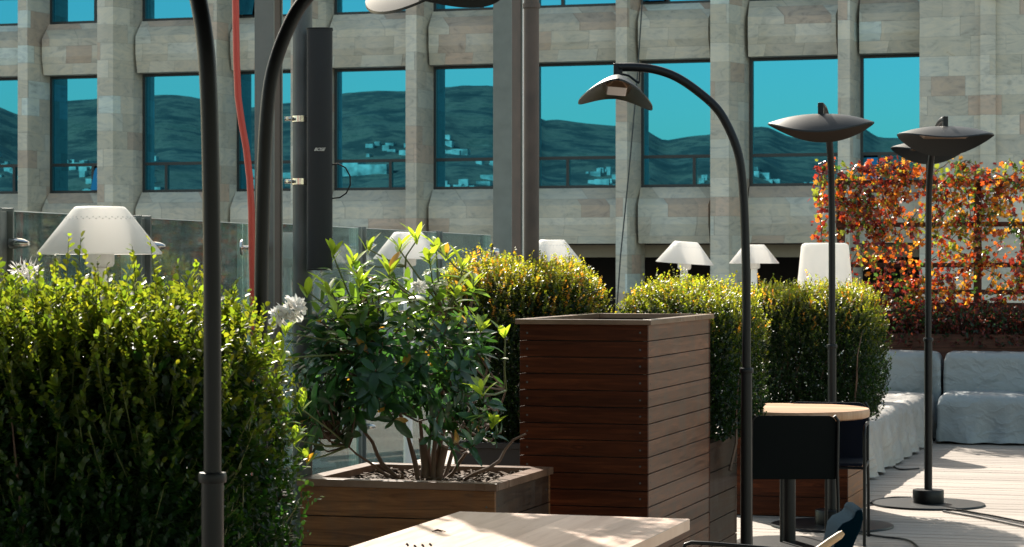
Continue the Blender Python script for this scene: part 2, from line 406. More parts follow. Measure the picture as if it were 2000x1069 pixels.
# ridge line seen mirrored in the windows
prof = [(-900,235),(-300,215),(0,205),(60,222),(140,195),(340,187),(480,215),(600,200),(700,180),(745,176),(790,178),(870,168),(950,165),
        (1010,190),(1070,236),(1200,243),(1260,250),(1320,272),(1385,263),(1480,246),(1540,268),(1640,272),(1700,246),(1750,268),(1900,280),(2300,250),(2900,240)]
def rid(px):
    for (a, ya), (b, yb) in zip(prof, prof[1:]):
        if a <= px <= b:
            f = (px-a)/(b-a); return ya + (yb-ya)*(f*f*(3-2*f))
    return prof[-1][1]
h = MB(); cols_ = list(range(-900, 2901, 12)); rows_ = [260,380,500,600]+list(range(640,1641,25))+[1800,2100]
for r in rows_:
    for px in cols_:
        t = (px-1000)/FPX; dx, dy = t*C_-S_, C_+t*S_
        X, Y = r*dx, 86.8 - r*dy
        hr = EYE + (HZ-rid(px))/FPX*1640 + 1.2*noise.noise((px*.021, r*.004, 0))
        f = min(1, max(0, (r-500)/1140)); f = .10+.90*f**2.1
        if r > 1640: f = 1 - (r-1640)/900
        z = -12.5 + (hr+12.5)*f + noise.fractal((X*.007, Y*.007, 3), .8, 2, 5)*8*min(1, f*2)*(1 if r < 1500 else .15)
        h.v.append((X, Y, z))
nc = len(cols_)
for i in range(len(rows_)-1):
    for j in range(nc-1): h.f.append((i*nc+j, i*nc+j+1, (i+1)*nc+j+1, (i+1)*nc+j))
hill = h.build('hills', M['hill'], smooth=True); tag(hill, kind='structure')
# town at the foot of the hills
hv = h.v; tw = MB()
for q in range(11000):
    i = random.choices(range(4, 34), [3 if k_ < 22 else 1 for k_ in range(4, 34)])[0]; j = random.randrange(nc-1)
    if noise.noise((j*.09, i*.16, 1.3)) < (-.12 if i < 22 else .2): continue
    a = Vector(hv[i*nc+j]); b = Vector(hv[(i+1)*nc+j+1]); p = a.lerp(b, random.random())
    w = random.uniform(2, 5); l = random.uniform(1.5, 5) * random.choice((1,1,1,2)); hh = random.uniform(1.0, 3.2)
    tw.box(p.x-l/2, p.x+l/2, p.y-w/2, p.y+w/2, p.z-3, p.z+hh)
jj = min(range(nc), key=lambda q: abs(cols_[q]-720)); a = Vector(hv[28*nc+jj])
tw.box(a.x-14, a.x-4, a.y-6, a.y+6, a.z-3, a.z+5); tw.box(a.x-3.9, a.x+13, a.y-3, a.y+8, a.z-3, a.z+3.5)
tag(tw.build('hillside_town', M['house']), 'pale houses scattered over the hillside mirrored in the windows', 'town', kind='stuff')

# ------------------------------------------------------------------ stone building
YF = 42.5; YG = YF+.9
PER = 4.19
bld = thing('stone_building', 'long stone clad office block with turquoise mirror windows across the street', 'building', (-18, YF, -12))
ZB, ZT = -12, 14.6
NX = 8
narrow = [-6.75-PER*k for k in range(NX)]; wide = [-9.11-PER*k for k in range(NX)]
for k, x in enumerate(narrow):
    MB().prism([(x, YF+.08), (x+.22, YF+.08), (x+.29, YG-.02), (x+.29, YG+.3), (x-.06, YG+.3), (x-.06, YG-.02)], ZB, ZT).build('pier', M['stone'], bld)
for k, x in enumerate(wide):
    MB().prism([(x, YF), (x+.35, YF), (x+.53, YG-.35), (x+.57, YG+.3), (x-.1, YG+.3), (x-.06, YG-.35)], ZB, ZT).build('pier', M['stone'], bld)
# openings: (x0,x1,leftkind)
opens = []
for k in range(NX):
    opens.append((wide[k]+.57, narrow[k]-.06))
    if k == 0: opens.append((narrow[0]+.29, -5.28))
    else: opens.append((narrow[k]+.29, wide[k-1]-.1))
sill0 = 3.03; top0 = 5.45; ST = 3.49
levels = [-4, -3, -2, 0, 1, 2]      # level -1 is the open loggia
for lv in range(-4, 4):
    zs = sill0 + ST*lv; zt_prev = zs - (ST-(top0-sill0))
    ztop = zs if lv < 3 else ZT
    for (a, b) in opens:
        z0, z1 = zt_prev, (zs if lv < 3 else ZT-.02)
        if lv == 0: pass
        o_ = .42
        m_ = MB()
        y0 = YG+.05; yf_ = YG-o_
        # folded panel: slopes out from the sill, drops, folds back in to the window head
        n = len(m_.v); i_ = .07
        ring = [(y0-.10, z1, 0), (yf_, z1-.34, i_), (yf_, z0+.36, i_), (yf_+.10, z0, .05), (y0+.2, z0, .05), (y0+.2, z1, 0)]
        if lv == 3: ring = [(yf_, z1, 0), (yf_, z1-.34, 0), (yf_, z0+.36, i_*.5), (yf_+.10, z0, .05), (y0+.2, z0, .05), (y0+.2, z1, 0)]
        for (yy, zz, ii) in ring: m_.v.append((a+.0+ii*.6, yy, zz))
        for (yy, zz, ii) in ring: m_.v.append((b-ii*.6, yy, zz))
        kk = len(ring)
        m_.f.append(tuple(range(kk))); m_.f.append(tuple(kk+i for i in reversed(range(kk))))
        for i in range(kk):
            j = (i+1) % kk; m_.f.append((i, j, kk+j, kk+i))
        m_.build('spandrel', M['stone'], bld)
# wall behind everything + right solid part
bw = MB(); bw.box(-44, 6, YG+4.0, YG+16, ZB, ZT-.05)
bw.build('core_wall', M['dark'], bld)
rw_ = MB(); rw_.box(-5.265, 6, YF+.06, YG+4, ZB, ZT)
rw_.build('wall', M['stone'], bld)
MB().box(-4.17, -3.90, YF-.06, YF+.055, ZB, ZT+.1).build('pilaster', M['stone'], bld)
MB().box(-44, -38.95, YF+.05, YG+4, ZB, ZT).build('wall', M['stone'], bld)
# floor slabs that close window storeys, beam of the loggia
fl = MB()
for lv in (-4, -3, -2, 0, 1, 2, 3):
    zs = sill0+ST*lv
    if lv != 3: fl.box(-38.95, -5.28, YG+.3, YG+3.98, zs-1.0, zs-.06)
fl.box(-38.95, -5.28, YG+.3, YG+3.98, sill0-ST-1.0, sill0-ST-.06)
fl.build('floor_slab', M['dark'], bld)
MB().box(-38.9, -5.4, YG+.32, YG+.62, 1.70, 1.94).build('loggia_beam', M['beam'], bld)
MB().box(-44.2, 6.2, YF-.15, YG+16, ZT+.12, ZT+.5).build('roof', M['beam'], bld)
# windows
def make_window(w, hgt, split, hopper):
    """frame with glass; origin at lower left of the opening"""
    f = MB(); fr = .055; tz = .585
    f.box(0, w, 0, .09, 0, fr); f.box(0, w, 0, .09, hgt-fr, hgt)
    f.box(0, fr, .001, .089, fr, hgt-fr); f.box(w-fr, w, .001, .089, fr, hgt-fr)
    f.box(fr, w-fr, .002, .088, tz-.03, tz+.03)
    if split: f.box(split-.03, split+.03, .003, .087, fr, tz-.03)
    return f
def window(x0, x1, zs, idx):
    w = x1-x0; h_ = top0-sill0; root = Vector((x0, YG, zs))
    r = (idx*7) % 5
    split = {0: w*.36, 1: 0, 2: w*.72, 3: w*.3, 4: w*.68}[r]
    f = make_window(w, h_, split, False)
    f.v = [(a+root.x, b_+root.y, c+root.z) for a, b_, c in f.v]
    fo = f.build('window', M['frame'], bld)
    pn = MB(); q = .055; tz = .585
    tl = random.uniform(-.004, .004)
    pn.v += [(x0+q-.01, YG+.05+tl, zs+tz), (x1-q+.01, YG+.05, zs+tz), (x1-q+.01, YG+.05, zs+h_-q), (x0+q-.01, YG+.05+tl, zs+h_-q)]
    pn.f.append((0,1,2,3))
    pn.build('pane', M['glass'], fo)
    lo = MB()
    openh = split and (idx % 4 == 1)
    if split:
        segs = [(q, split-.03), (split+.03, w-q)]
    else: segs = [(q, w-q)]
    small = min(range(len(segs)), key=lambda i: segs[i][1]-segs[i][0])
    for i, (a, b_) in enumerate(segs):
        n = len(lo.v)
        if openh and i == small:
            lo.v += [(x0+a, YG-.16, zs+q), (x0+b_, YG-.16, zs+q), (x0+b_, YG+.05, zs+tz-.03), (x0+a, YG+.05, zs+tz-.03)]
        else:
            lo.v += [(x0+a-.01, YG+.052, zs+q-.01), (x0+b_+.01, YG+.052, zs+q-.01), (x0+b_+.01, YG+.052, zs+tz), (x0+a-.01, YG+.052, zs+tz)]
        lo.f.append((n, n+1, n+2, n+3))
    lo.build('pane', M['glass'], fo)
i = 0
for lv in (-3, -2, 0, 1, 2):
    for (a, b) in opens[:14]:
        window(a, b, sill0+ST*lv, i); i += 1
# bracket on the wall near the top right and a hanging cable
wl = thing('wall_bracket', 'small dark metal bracket fixed high on the stone wall at right', 'bracket', (FX(1937, YF), YF-.1, 6.3))
MB().box(-4.02+.05, -3.88+.05, YF-.2, YF-.062, 6.32, 6.55).build('bracket_plate', M['frame'], wl)
MB().tube([P(1938,20,44.0-2.0), P(1933,32,44.0-2.0), P(1930,40,44-2.)], .022, 8).build('rod', M['frame'], wl)
tag(MB().tube([P(1262,-120,40), P(1245,150,40), P(1228,340,40), P(1212,500,40), P(1205,600,40), P(1203,720,40), P(1203,1400,40)], .014, 6).build('hanging_cable', M['frame'], org=P(1203,1400,40)),
    'thin dark cable hanging down in front of the stone facade', 'cable')

# ------------------------------------------------------------------ heaters
def make_heater(name, label, loc, ang, sc=1.0, tilt=0.0, roll=0.0, group='curved black patio heaters'):
    """arc lies in local +x; ang turns +x in plan"""
    t = thing(name, label, 'heater', (0,0,0), group)
    MB().lathe([(0,0),(.36,0),(.363,.004),(.36,.012),(.11,.013),(0,.013)], n=64).build('base_plate', M['shell'], t, smooth=True)
    MB().lathe([(.0,.014),(.098,.014),(.1,.02),(.1,.092),(.097,.098),(.0,.098)], n=40).build('base_weight', M['black'], t, smooth=True)
    MB().lathe([(.0255,.098),(.0255,1.06)], n=28).build('sleeve', M['black'], t, smooth=True)
    MB().lathe([(.021,1.055),(.031,1.057),(.032,1.062),(.032,1.074),(.030,1.079),(.021,1.08)], n=28).build('collar', M['black'], t, smooth=True)
    pts = [(0,1.075),(0,1.35),(.002,1.545),(.009,1.78),(.019,1.943),(.037,2.06),(.078,2.170),(.136,2.267),(.23,2.351),(.323,2.412),(.417,2.445),(.51,2.456),(.585,2.456)]
    def cr(p0,p1,p2,p3,u): return tuple(.5*((2*b)+(-a+c)*u+(2*a-5*b+4*c-d_)*u*u+(-a+3*b-3*c+d_)*u**3) for a,b,c,d_ in zip(p0,p1,p2,p3))
    sm = []
    for i in range(len(pts)-1):
        p0 = pts[max(i-1,0)]; p3 = pts[min(i+2,len(pts)-1)]
        for u in (0,.25,.5,.75): sm.append(cr(p0,pts[i],pts[i+1],p3,u))
    sm.append(pts[-1])
    MB().tube([(x,0,z) for x,z in sm], [.020]*len(sm), 20).build('arm', M['black'], t, smooth=True)
    cx = .588
    MB().box(cx-.022,cx+.02,-.016,.016,2.40,2.474).build('hinge', M['black'], t, bevel=.004)
    MB().lathe([(0,.0),(.006,.0),(.006,.003),(0,.003)], c=(cx-.002,-.0165,2.455), n=14, axis=(0,-1,0)).build('bolt', M['chrome'], t)
    MB().tube([(cx-.10,0,2.44),(cx-.098,0,2.385)], .0045, 8).tube([(cx-.02,0,2.425),(cx-.05,0,2.418),(cx-.08,0,2.395),(cx-.098,0,2.383)], .0055, 8).build('strut', M['black'], t, smooth=True)
    # saddle shaped shell
    sh = MB(); nu, nv = 48, 24; base = 0
    rot = Matrix.Rotation(R(tilt), 3, 'Y') @ Matrix.Rotation(R(roll), 3, 'X')
    for layer, off in ((0, 0.0), (1, -.008)):
        for i in range(nu+1):
            v = -1 + 2*i/nu
            hw = .168*max(0.0, 1-abs(v)**2.1)**.72 + .003
            for j in range(nv+1):
                u = -1 + 2*j/nv
                x = u*hw; yv = v*.302
                z = -.125*(abs(x)/.168)**1.55 - .052*abs(v)**2.2
                q = rot @ Vector((x, yv, z+off))
                sh.v.append((cx+q.x, q.y, 2.412+q.z))
    st = nv+1; L = (nu+1)*st
    for i in range(nu):
        for j in range(nv):
            a = i*st+j; sh.f.append((a, a+1, a+st+1, a+st)); a += L; sh.f.append((a+st, a+st+1, a+1, a))
    for i in range(nu):
        a = i*st; sh.f.append((a, a+st, a+L+st, a+L)); a = i*st+nv; sh.f.append((a+st, a, a+L, a+L+st))
    sh.build('lamp_shell', M['shell'], t, smooth=True)
    hs = MB()
    q0 = rot @ Vector((0,0,-.058)); 
    prof2 = [(-.066,-.008),(-.045,-.037),(.045,-.037),(.066,-.008)]
    n = 0
    for yv, f_ in ((-.17,.45),(-.13,1),(.13,1),(.17,.45)):
        for (x, z) in prof2:
            q = rot @ Vector((x*f_, yv, z*f_-.03)); hs.v.append((cx+q.x, q.y, 2.412+q.z))
    for i in range(3):
        for j in range(3): hs.f.append((i*4+j, i*4+j+1, i*4+5+j, i*4+4+j))
    hs.f.append((0,1,2,3)); hs.f.append((15,14,13,12)); 
    hs.build('reflector', M['heatref'], t, bevel=.004)
    t.location = loc; t.rotation_euler = (0,0,ang); t.scale = (sc,)*3
    return t
def camang(dx, dz):    # plan angle of a direction given as (right, away) from the camera
    return math.atan2(dx*S_+dz*C_, dx*C_-dz*S_)
G1 = 'curved black patio heaters'
H = make_heater('patio_heater', 'nearest black patio heater pole, in front of the big left hedge, head out of frame', W(415,5.3), camang(-.55,.83), tilt=-7)
# maker's lettering running down the sleeve
def dupheater(label, loc, ang, sc=1, src=None):
    c = copy_tree(src or H); c.location = loc; c.rotation_euler = (0,0,ang); c.scale = (sc,)*3; c['label'] = label; return c
dupheater('black patio heater behind the left hedge, arching right, shade tip at the top edge', W(510,6.75), camang(.80,.6), 1.022)
make_heater('patio_heater', 'black arched patio heater beside the tall brown planter, its shade seen from the side', W(1458,10.68), camang(-1,0.03), tilt=-5, roll=4)
dupheater('slim black patio heater behind the round table, standing before the rear hedge', W(1625,13.86), camang(-.24,-.97))
H5 = make_heater('patio_heater', 'black patio heater whose round base plate and weight stand on the open sunlit deck', W(1813,15.1), camang(0.0,-.99), tilt=-17)
dupheater('farthest patio heater, mostly hidden behind the one on the open deck', W(1813,20.95), camang(-.17,-1), 1.09, src=H5)

# ------------------------------------------------------------------ planters
def planter(name, label, X0, X1, Y0, Y1, H_, pl, rim_w, rim_t, over, mf, ms, soil=True, rimmat=None, group=None, base=0.0):
    t = thing(name, label, 'planter', ((X0+X1)/2, (Y0+Y1)/2, 0), group)
    th = .022; gap = .004
    def boards(x0,x1,y0,y1):
        m = MB(); z = H_-rim_t
        while z > base+.01:
            zz = max(base+.005, z-pl+gap); m.box(x0,x1,y0,y1,zz,z); z -= pl
        return m
    boards(X0, X1-th*.0, Y0, Y0+th).build('front_boards', mf, t, bevel=.0015)
    boards(X0, X1, Y1-th, Y1).build('rear_boards', mf, t, bevel=.0015)
    boards(X1-th-.0015, X1-.0015, Y0+th+.001, Y1-th-.001).build('side_boards', ms, t, bevel=.0015)
    boards(X0+.0015, X0+th+.0015, Y0+th+.001, Y1-th-.001).build('side_boards', ms, t, bevel=.0015)
    li = MB(); e = th+.004
    li.box(X0+e, X1-e, Y0+e, Y0+e+.006, base+.01, H_-rim_t-.004); li.box(X0+e, X1-e, Y1-e-.006, Y1-e, base+.01, H_-rim_t-.004)
    li.box(X0+e, X0+e+.006, Y0+e+.007, Y1-e-.007, base+.01, H_-rim_t-.004); li.box(X1-e-.006, X1-e, Y0+e+.007, Y1-e-.007, base+.01, H_-rim_t-.004)
    li.build('liner', M['frame'], t)
    r = MB(); z0, z1 = H_-rim_t+.001, H_
    a, b, c, d_ = X0-over, X1+over, Y0-over, Y1+over; w = rim_w
    for quad in (((a,c),(b,c),(b-w,c+w),(a+w,c+w)), ((b,c+.001),(b,d_-.001),(b-w,d_-w),(b-w,c+w+.0)), ((b,d_),(a,d_),(a+w,d_-w),(b-w,d_-w)), ((a,d_-.001),(a,c+.001),(a+w,c+w),(a+w,d_-w))):
        r.prism(list(quad), z0, z1)
    r.build('rim', rimmat or ms, t, bevel=.002)
    if rimmat is not None:
        sc = MB(); z = H_-rim_t
        while z > base+pl:
            for xx in (X0+.035, X1-.035):
                sc.lathe([(0,.0008),(.0045,.0008),(.0045,0)], c=(xx, Y0-.0002, z-pl/2+random.uniform(-.004,.004)), n=8, axis=(0,-1,0))
            for yy in (Y0+.06, Y1-.06):
                sc.lathe([(0,.0008),(.0045,.0008),(.0045,0)], c=(X1-.0012, yy, z-pl/2+random.uniform(-.004,.004)), n=8, axis=(1,0,0))
            z -= pl
        sc.build('screws', M['galv'], t)
    if soil:
        s = MB(); n = 26; zs = H_-.05
        for i in range(n+1):
            for j in range(n+1):
                x = X0+e+.007+(X1-X0-2*e-.014)*i/n; yv = Y0+e+.007+(Y1-Y0-2*e-.014)*j/n
                s.v.append((x, yv, zs+noise.noise((x*9, yv*9, 0))*.018))
        for i in range(n):
            for j in range(n): a_ = i*(n+1)+j; s.f.append((a_, a_+1, a_+n+2, a_+n+1))
        s.build('soil', M['soil'], t, smooth=True)
    return t
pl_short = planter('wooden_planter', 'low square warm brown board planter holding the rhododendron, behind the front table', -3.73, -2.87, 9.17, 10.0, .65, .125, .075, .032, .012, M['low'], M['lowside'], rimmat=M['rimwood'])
# bark chips on the soil
ch = MB()
for i in range(520):
    x = random.uniform(-3.64,-2.96); yv = random.uniform(9.26,9.92); a = random.uniform(0,6.28); l = random.uniform(.012,.045); w = random.uniform(.006,.016)
    z = .612+random.uniform(0,.022); tl = random.uniform(-.5,.5)
    dx, dy = math.cos(a)*l/2, math.sin(a)*l/2
    ch.bar((x-dx,yv-dy,z-tl*l/2),(x+dx,yv+dy,z+tl*l/2), w, .004)
tag(ch.build('bark_mulch', M['bark'], org=(-3.3,9.6,.61)), 'loose bark chips covering the soil of the low planter', 'mulch', kind='stuff')
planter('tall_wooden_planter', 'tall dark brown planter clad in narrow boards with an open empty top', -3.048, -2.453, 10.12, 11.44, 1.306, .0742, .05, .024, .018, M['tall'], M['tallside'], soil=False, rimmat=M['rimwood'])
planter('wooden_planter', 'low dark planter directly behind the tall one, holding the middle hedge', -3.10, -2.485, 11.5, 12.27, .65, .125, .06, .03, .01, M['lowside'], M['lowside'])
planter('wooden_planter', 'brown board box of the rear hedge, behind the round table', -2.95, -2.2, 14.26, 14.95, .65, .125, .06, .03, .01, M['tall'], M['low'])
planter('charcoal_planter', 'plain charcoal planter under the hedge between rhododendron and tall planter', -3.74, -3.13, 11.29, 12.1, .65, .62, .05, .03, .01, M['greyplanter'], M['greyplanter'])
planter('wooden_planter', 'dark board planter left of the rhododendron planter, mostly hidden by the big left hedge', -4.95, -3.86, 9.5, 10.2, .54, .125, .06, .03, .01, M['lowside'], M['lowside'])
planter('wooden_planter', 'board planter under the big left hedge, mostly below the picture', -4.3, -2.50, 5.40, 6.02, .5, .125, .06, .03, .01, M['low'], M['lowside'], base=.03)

# ------------------------------------------------------------------ foliage
def leaf_mesh(name, mat, pos, D, Nn, L, Wd, col, parent=None, org=None, tmpl=None, label=None):
    """pos,D,Nn: (n,3); L,Wd:(n,), col (n,3)"""
    if tmpl is None:
        V = np.array([(0,0,0),(.3,-.42,.10),(.72,-.40,.10),(1,0,-.06),(.72,.40,.10),(.3,.42,.10)])
        F = [(0,1,2,3),(0,3,4,5)]
    else: V, F = tmpl
    D = D/np.linalg.norm(D, axis=1, keepdims=True)
    Sd = np.cross(D, Nn); Sd /= np.linalg.norm(Sd, axis=1, keepdims=True)+1e-9
    Nn = np.cross(Sd, D)
    n = len(pos); m = len(V)
    co = (pos[:,None,:] + V[None,:,0,None]*(L[:,None]*1)[:, :, None]*D[:,None,:]
          + V[None,:,1,None]*Wd[:,None,None]*Sd[:,None,:] + V[None,:,2,None]*Wd[:,None,None]*Nn[:,None,:])
    co = co.reshape(-1,3)
    me = bpy.data.meshes.new(name); o = bpy.data.objects.new(name, me); COL.objects.link(o)
    off = np.zeros(3)
    if parent is not None: off = np.array(ORG[parent.name]); o.parent = parent; ORG[o.name] = Vector(off)
    elif org is not None: off = np.array(org); o.location = org
    co = co-off
    fl_ = np.array([len(f) for f in F]); flat = np.array([q for f in F for q in f])
    loops = (flat[None,:] + (np.arange(n)*m)[:,None]).ravel()
    tot = np.tile(fl_, n); st = np.concatenate([[0], np.cumsum(tot)[:-1]])
    me.vertices.add(n*m); me.vertices.foreach_set('co', co.astype(np.float32).ravel())
    me.loops.add(len(loops)); me.loops.foreach_set('vertex_index', loops.astype(np.int32))
    me.polygons.add(len(tot)); me.polygons.foreach_set('loop_start', st.astype(np.int32)); me.polygons.foreach_set('loop_total', tot.astype(np.int32))
    me.update(calc_edges=True)
    at = me.attributes.new('col', 'FLOAT_COLOR', 'POINT')
    cc = np.concatenate([np.repeat(col, m, axis=0), np.ones((n*m,1))], axis=1)
    at.data.foreach_set('color', cc.astype(np.float32).ravel())
    me.materials.append(mat)
    if label: o['label'] = label
    return o
def unit(a): return a/(np.linalg.norm(a, axis=1, keepdims=True)+1e-9)

def hedge(name, label, X0,X1,Y0,Y1,Z0,Z1, nsprig, per, leaf, young=(.22,.24,.03), old=(.030,.065,.018), yz=.25, spr=.16, orange=0., shoots=.22, pn_=7, stems=False, ytop=1.0, group=None):
    t = thing(name, label, 'hedge', ((X0+X1)/2,(Y0+Y1)/2,Z0), group)
    cx, cy, cz = (X0+X1)/2, (Y0+Y1)/2, (Z0+Z1)/2; hx_, hy_, hz_ = (X1-X0)/2, (Y1-Y0)/2, (Z1-Z0)/2
    # shell points
    areas = np.array([hx_*hz_, hx_*hz_*.35, hy_*hz_, hy_*hz_*.5, hx_*hy_*1.6]); areas /= areas.sum()
    fc = rng.choice(5, nsprig, p=areas); u = rng.uniform(-1,1,(nsprig,2)); p = np.zeros((nsprig,3)); nr = np.zeros((nsprig,3))
    for k, (ax, sg) in enumerate(((1,-1),(1,1),(0,1),(0,-1),(2,1))):
        i_ = fc == k; oth = [a for a in (0,1,2) if a != ax]
        p[i_,ax] = sg; p[i_,oth[0]] = u[i_,0]; p[i_,oth[1]] = u[i_,1]; nr[i_,ax] = sg
    pn = (np.abs(p)**pn_).sum(1)**(1/pn_); p = p/pn[:,None]
    nr = unit(unit(p**5) )
    ph = rng.uniform(0,6,6)
    lump = (np.sin(p[:,0]*hx_*9+ph[0]+p[:,2]*3)*np.sin(p[:,2]*hz_*8+ph[1])+np.sin(p[:,1]*hy_*10+ph[2]+p[:,0]*5)*.7+np.sin(p[:,0]*hx_*23+ph[3])*np.sin(p[:,2]*hz_*19+p[:,1]*hy_*17+ph[4])*.7)
    shrink = rng.uniform(0,1,nsprig)**1.6*.26
    sc_ = 1 + lump*.034 - shrink
    base = p*np.array([hx_,hy_,hz_])*sc_[:,None] + np.array([cx,cy,cz])
    depth = shrink
    up = np.array([0,0,1.0])
    dr = unit(nr*.45 + up*.95 + rng.normal(0,.22,(nsprig,3)))
    sl = rng.uniform(.6,1.25,nsprig)*spr
    istop = (p[:,2] > .86) & (rng.uniform(0,1,nsprig) < shoots)
    sl[istop] *= rng.uniform(.75,1.35 if stems else 1.4,istop.sum()); dr[istop] = unit(up + rng.normal(0,.16,(istop.sum(),3)))
    base -= dr*(np.where(istop, spr*.5, sl*.5))[:,None]
    kk = np.arange(per); N_ = nsprig*per
    f = np.tile((kk+.5)/per, nsprig); I = np.repeat(np.arange(nsprig), per)
    # slight curve
    bend = rng.normal(0,.09,(nsprig,3)); bend[:,2] = 0
    pos = base[I] + dr[I]*(f*sl[I])[:,None] + bend[I]*(f**2*sl[I])[:,None]
    ang = np.tile(kk*2.4, nsprig) + np.repeat(rng.uniform(0,6.28,nsprig), per) + np.tile((kk%2)*math.pi, nsprig)
    e1 = unit(np.cross(dr, rng.normal(0,1,(nsprig,3)))); e2 = np.cross(dr, e1)
    rad = e1[I]*np.cos(ang)[:,None] + e2[I]*np.sin(ang)[:,None]
    lift = .35+.75*f
    D = unit(rad + dr[I]*lift[:,None] + rng.normal(0,.22,(N_,3)))
    Nn = unit(dr[I] - rad*.25 + rng.normal(0,.35,(N_,3)))
    L = leaf*rng.uniform(.7,1.25,N_)*(1-.35*f**3); Wd = L*rng.uniform(.64,.86,N_); L[istop[I]] *= 1.12; Wd[istop[I]] *= 1.15
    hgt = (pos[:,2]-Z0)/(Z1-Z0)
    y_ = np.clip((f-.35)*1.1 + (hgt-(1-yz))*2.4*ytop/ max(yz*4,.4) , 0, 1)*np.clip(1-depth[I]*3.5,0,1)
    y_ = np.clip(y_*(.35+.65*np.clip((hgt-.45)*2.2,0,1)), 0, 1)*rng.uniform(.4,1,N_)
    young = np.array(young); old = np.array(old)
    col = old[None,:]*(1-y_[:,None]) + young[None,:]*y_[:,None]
    if orange > 0:
        so = rng.uniform(0,1,nsprig) < orange; oi = so[I] & (hgt > .72)
        col[oi] = np.array([.33,.17,.03])*rng.uniform(.7,1.2,(oi.sum(),1))
    col *= rng.uniform(.7,1.3,(N_,1)); col[:,0] *= rng.uniform(.8,1.25,N_)
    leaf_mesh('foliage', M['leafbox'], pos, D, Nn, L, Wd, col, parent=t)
    if stems:
        m = MB(); idx = np.argsort(-p[:,2])[:700] if nsprig > 700 else range(nsprig)
        for i in list(np.nonzero(istop)[0])+list(rng.choice(nsprig, 1100)):
            a = Vector(base[i]); d1 = Vector(dr[i]); l = sl[i]
            m.tube([a, a+d1*l*.5+Vector(bend[i])*l*.25, a+d1*l*.97+Vector(bend[i])*l*.94], [.0019,.0016,.001], 3, cap=False)
        m.build('twigs', M['stem'], t)
    # inner woody stems
    m = MB()
    for i in range(26):
        a = Vector((random.uniform(X0+.15*hx_,X1-.15*hx_), random.uniform(Y0+.2*hy_,Y1-.2*hy_), Z0-.12)); q = a.copy(); pts = [q.copy()]
        for s_ in range(5):
            q = q+Vector((random.uniform(-.06,.06), random.uniform(-.06,.06), (Z1-Z0)*.17)); pts.append(q.copy())
        m.tube(pts, [.009,.008,.007,.006,.004,.002], 5)
    m.build('branches', M['branch'], t)
    # dense inner leaves keep the body opaque
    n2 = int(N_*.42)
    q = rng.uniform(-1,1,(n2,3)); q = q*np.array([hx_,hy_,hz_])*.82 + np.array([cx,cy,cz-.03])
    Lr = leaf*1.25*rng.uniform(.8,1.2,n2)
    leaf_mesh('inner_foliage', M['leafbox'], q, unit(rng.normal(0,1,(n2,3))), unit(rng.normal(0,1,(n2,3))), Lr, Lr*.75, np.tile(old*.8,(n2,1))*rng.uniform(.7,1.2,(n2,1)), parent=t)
    return t
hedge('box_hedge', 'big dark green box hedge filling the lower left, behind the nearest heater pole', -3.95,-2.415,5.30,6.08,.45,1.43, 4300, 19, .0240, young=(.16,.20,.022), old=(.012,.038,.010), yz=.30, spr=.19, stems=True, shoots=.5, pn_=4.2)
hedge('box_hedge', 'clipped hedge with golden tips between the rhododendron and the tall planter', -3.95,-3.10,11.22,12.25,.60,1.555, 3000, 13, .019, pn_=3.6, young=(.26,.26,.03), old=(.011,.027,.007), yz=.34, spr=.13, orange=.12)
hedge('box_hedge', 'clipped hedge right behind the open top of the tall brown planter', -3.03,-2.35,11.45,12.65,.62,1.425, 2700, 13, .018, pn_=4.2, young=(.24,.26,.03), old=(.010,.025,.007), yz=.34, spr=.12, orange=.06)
hedge('box_hedge', 'rearmost clipped hedge beside the covered sofas, behind the round table', -3.0,-2.04,14.15,15.2,.52,1.40, 2900, 13, .019, pn_=3.8, young=(.24,.25,.03), old=(.010,.025,.007), yz=.32, spr=.12, orange=.06)

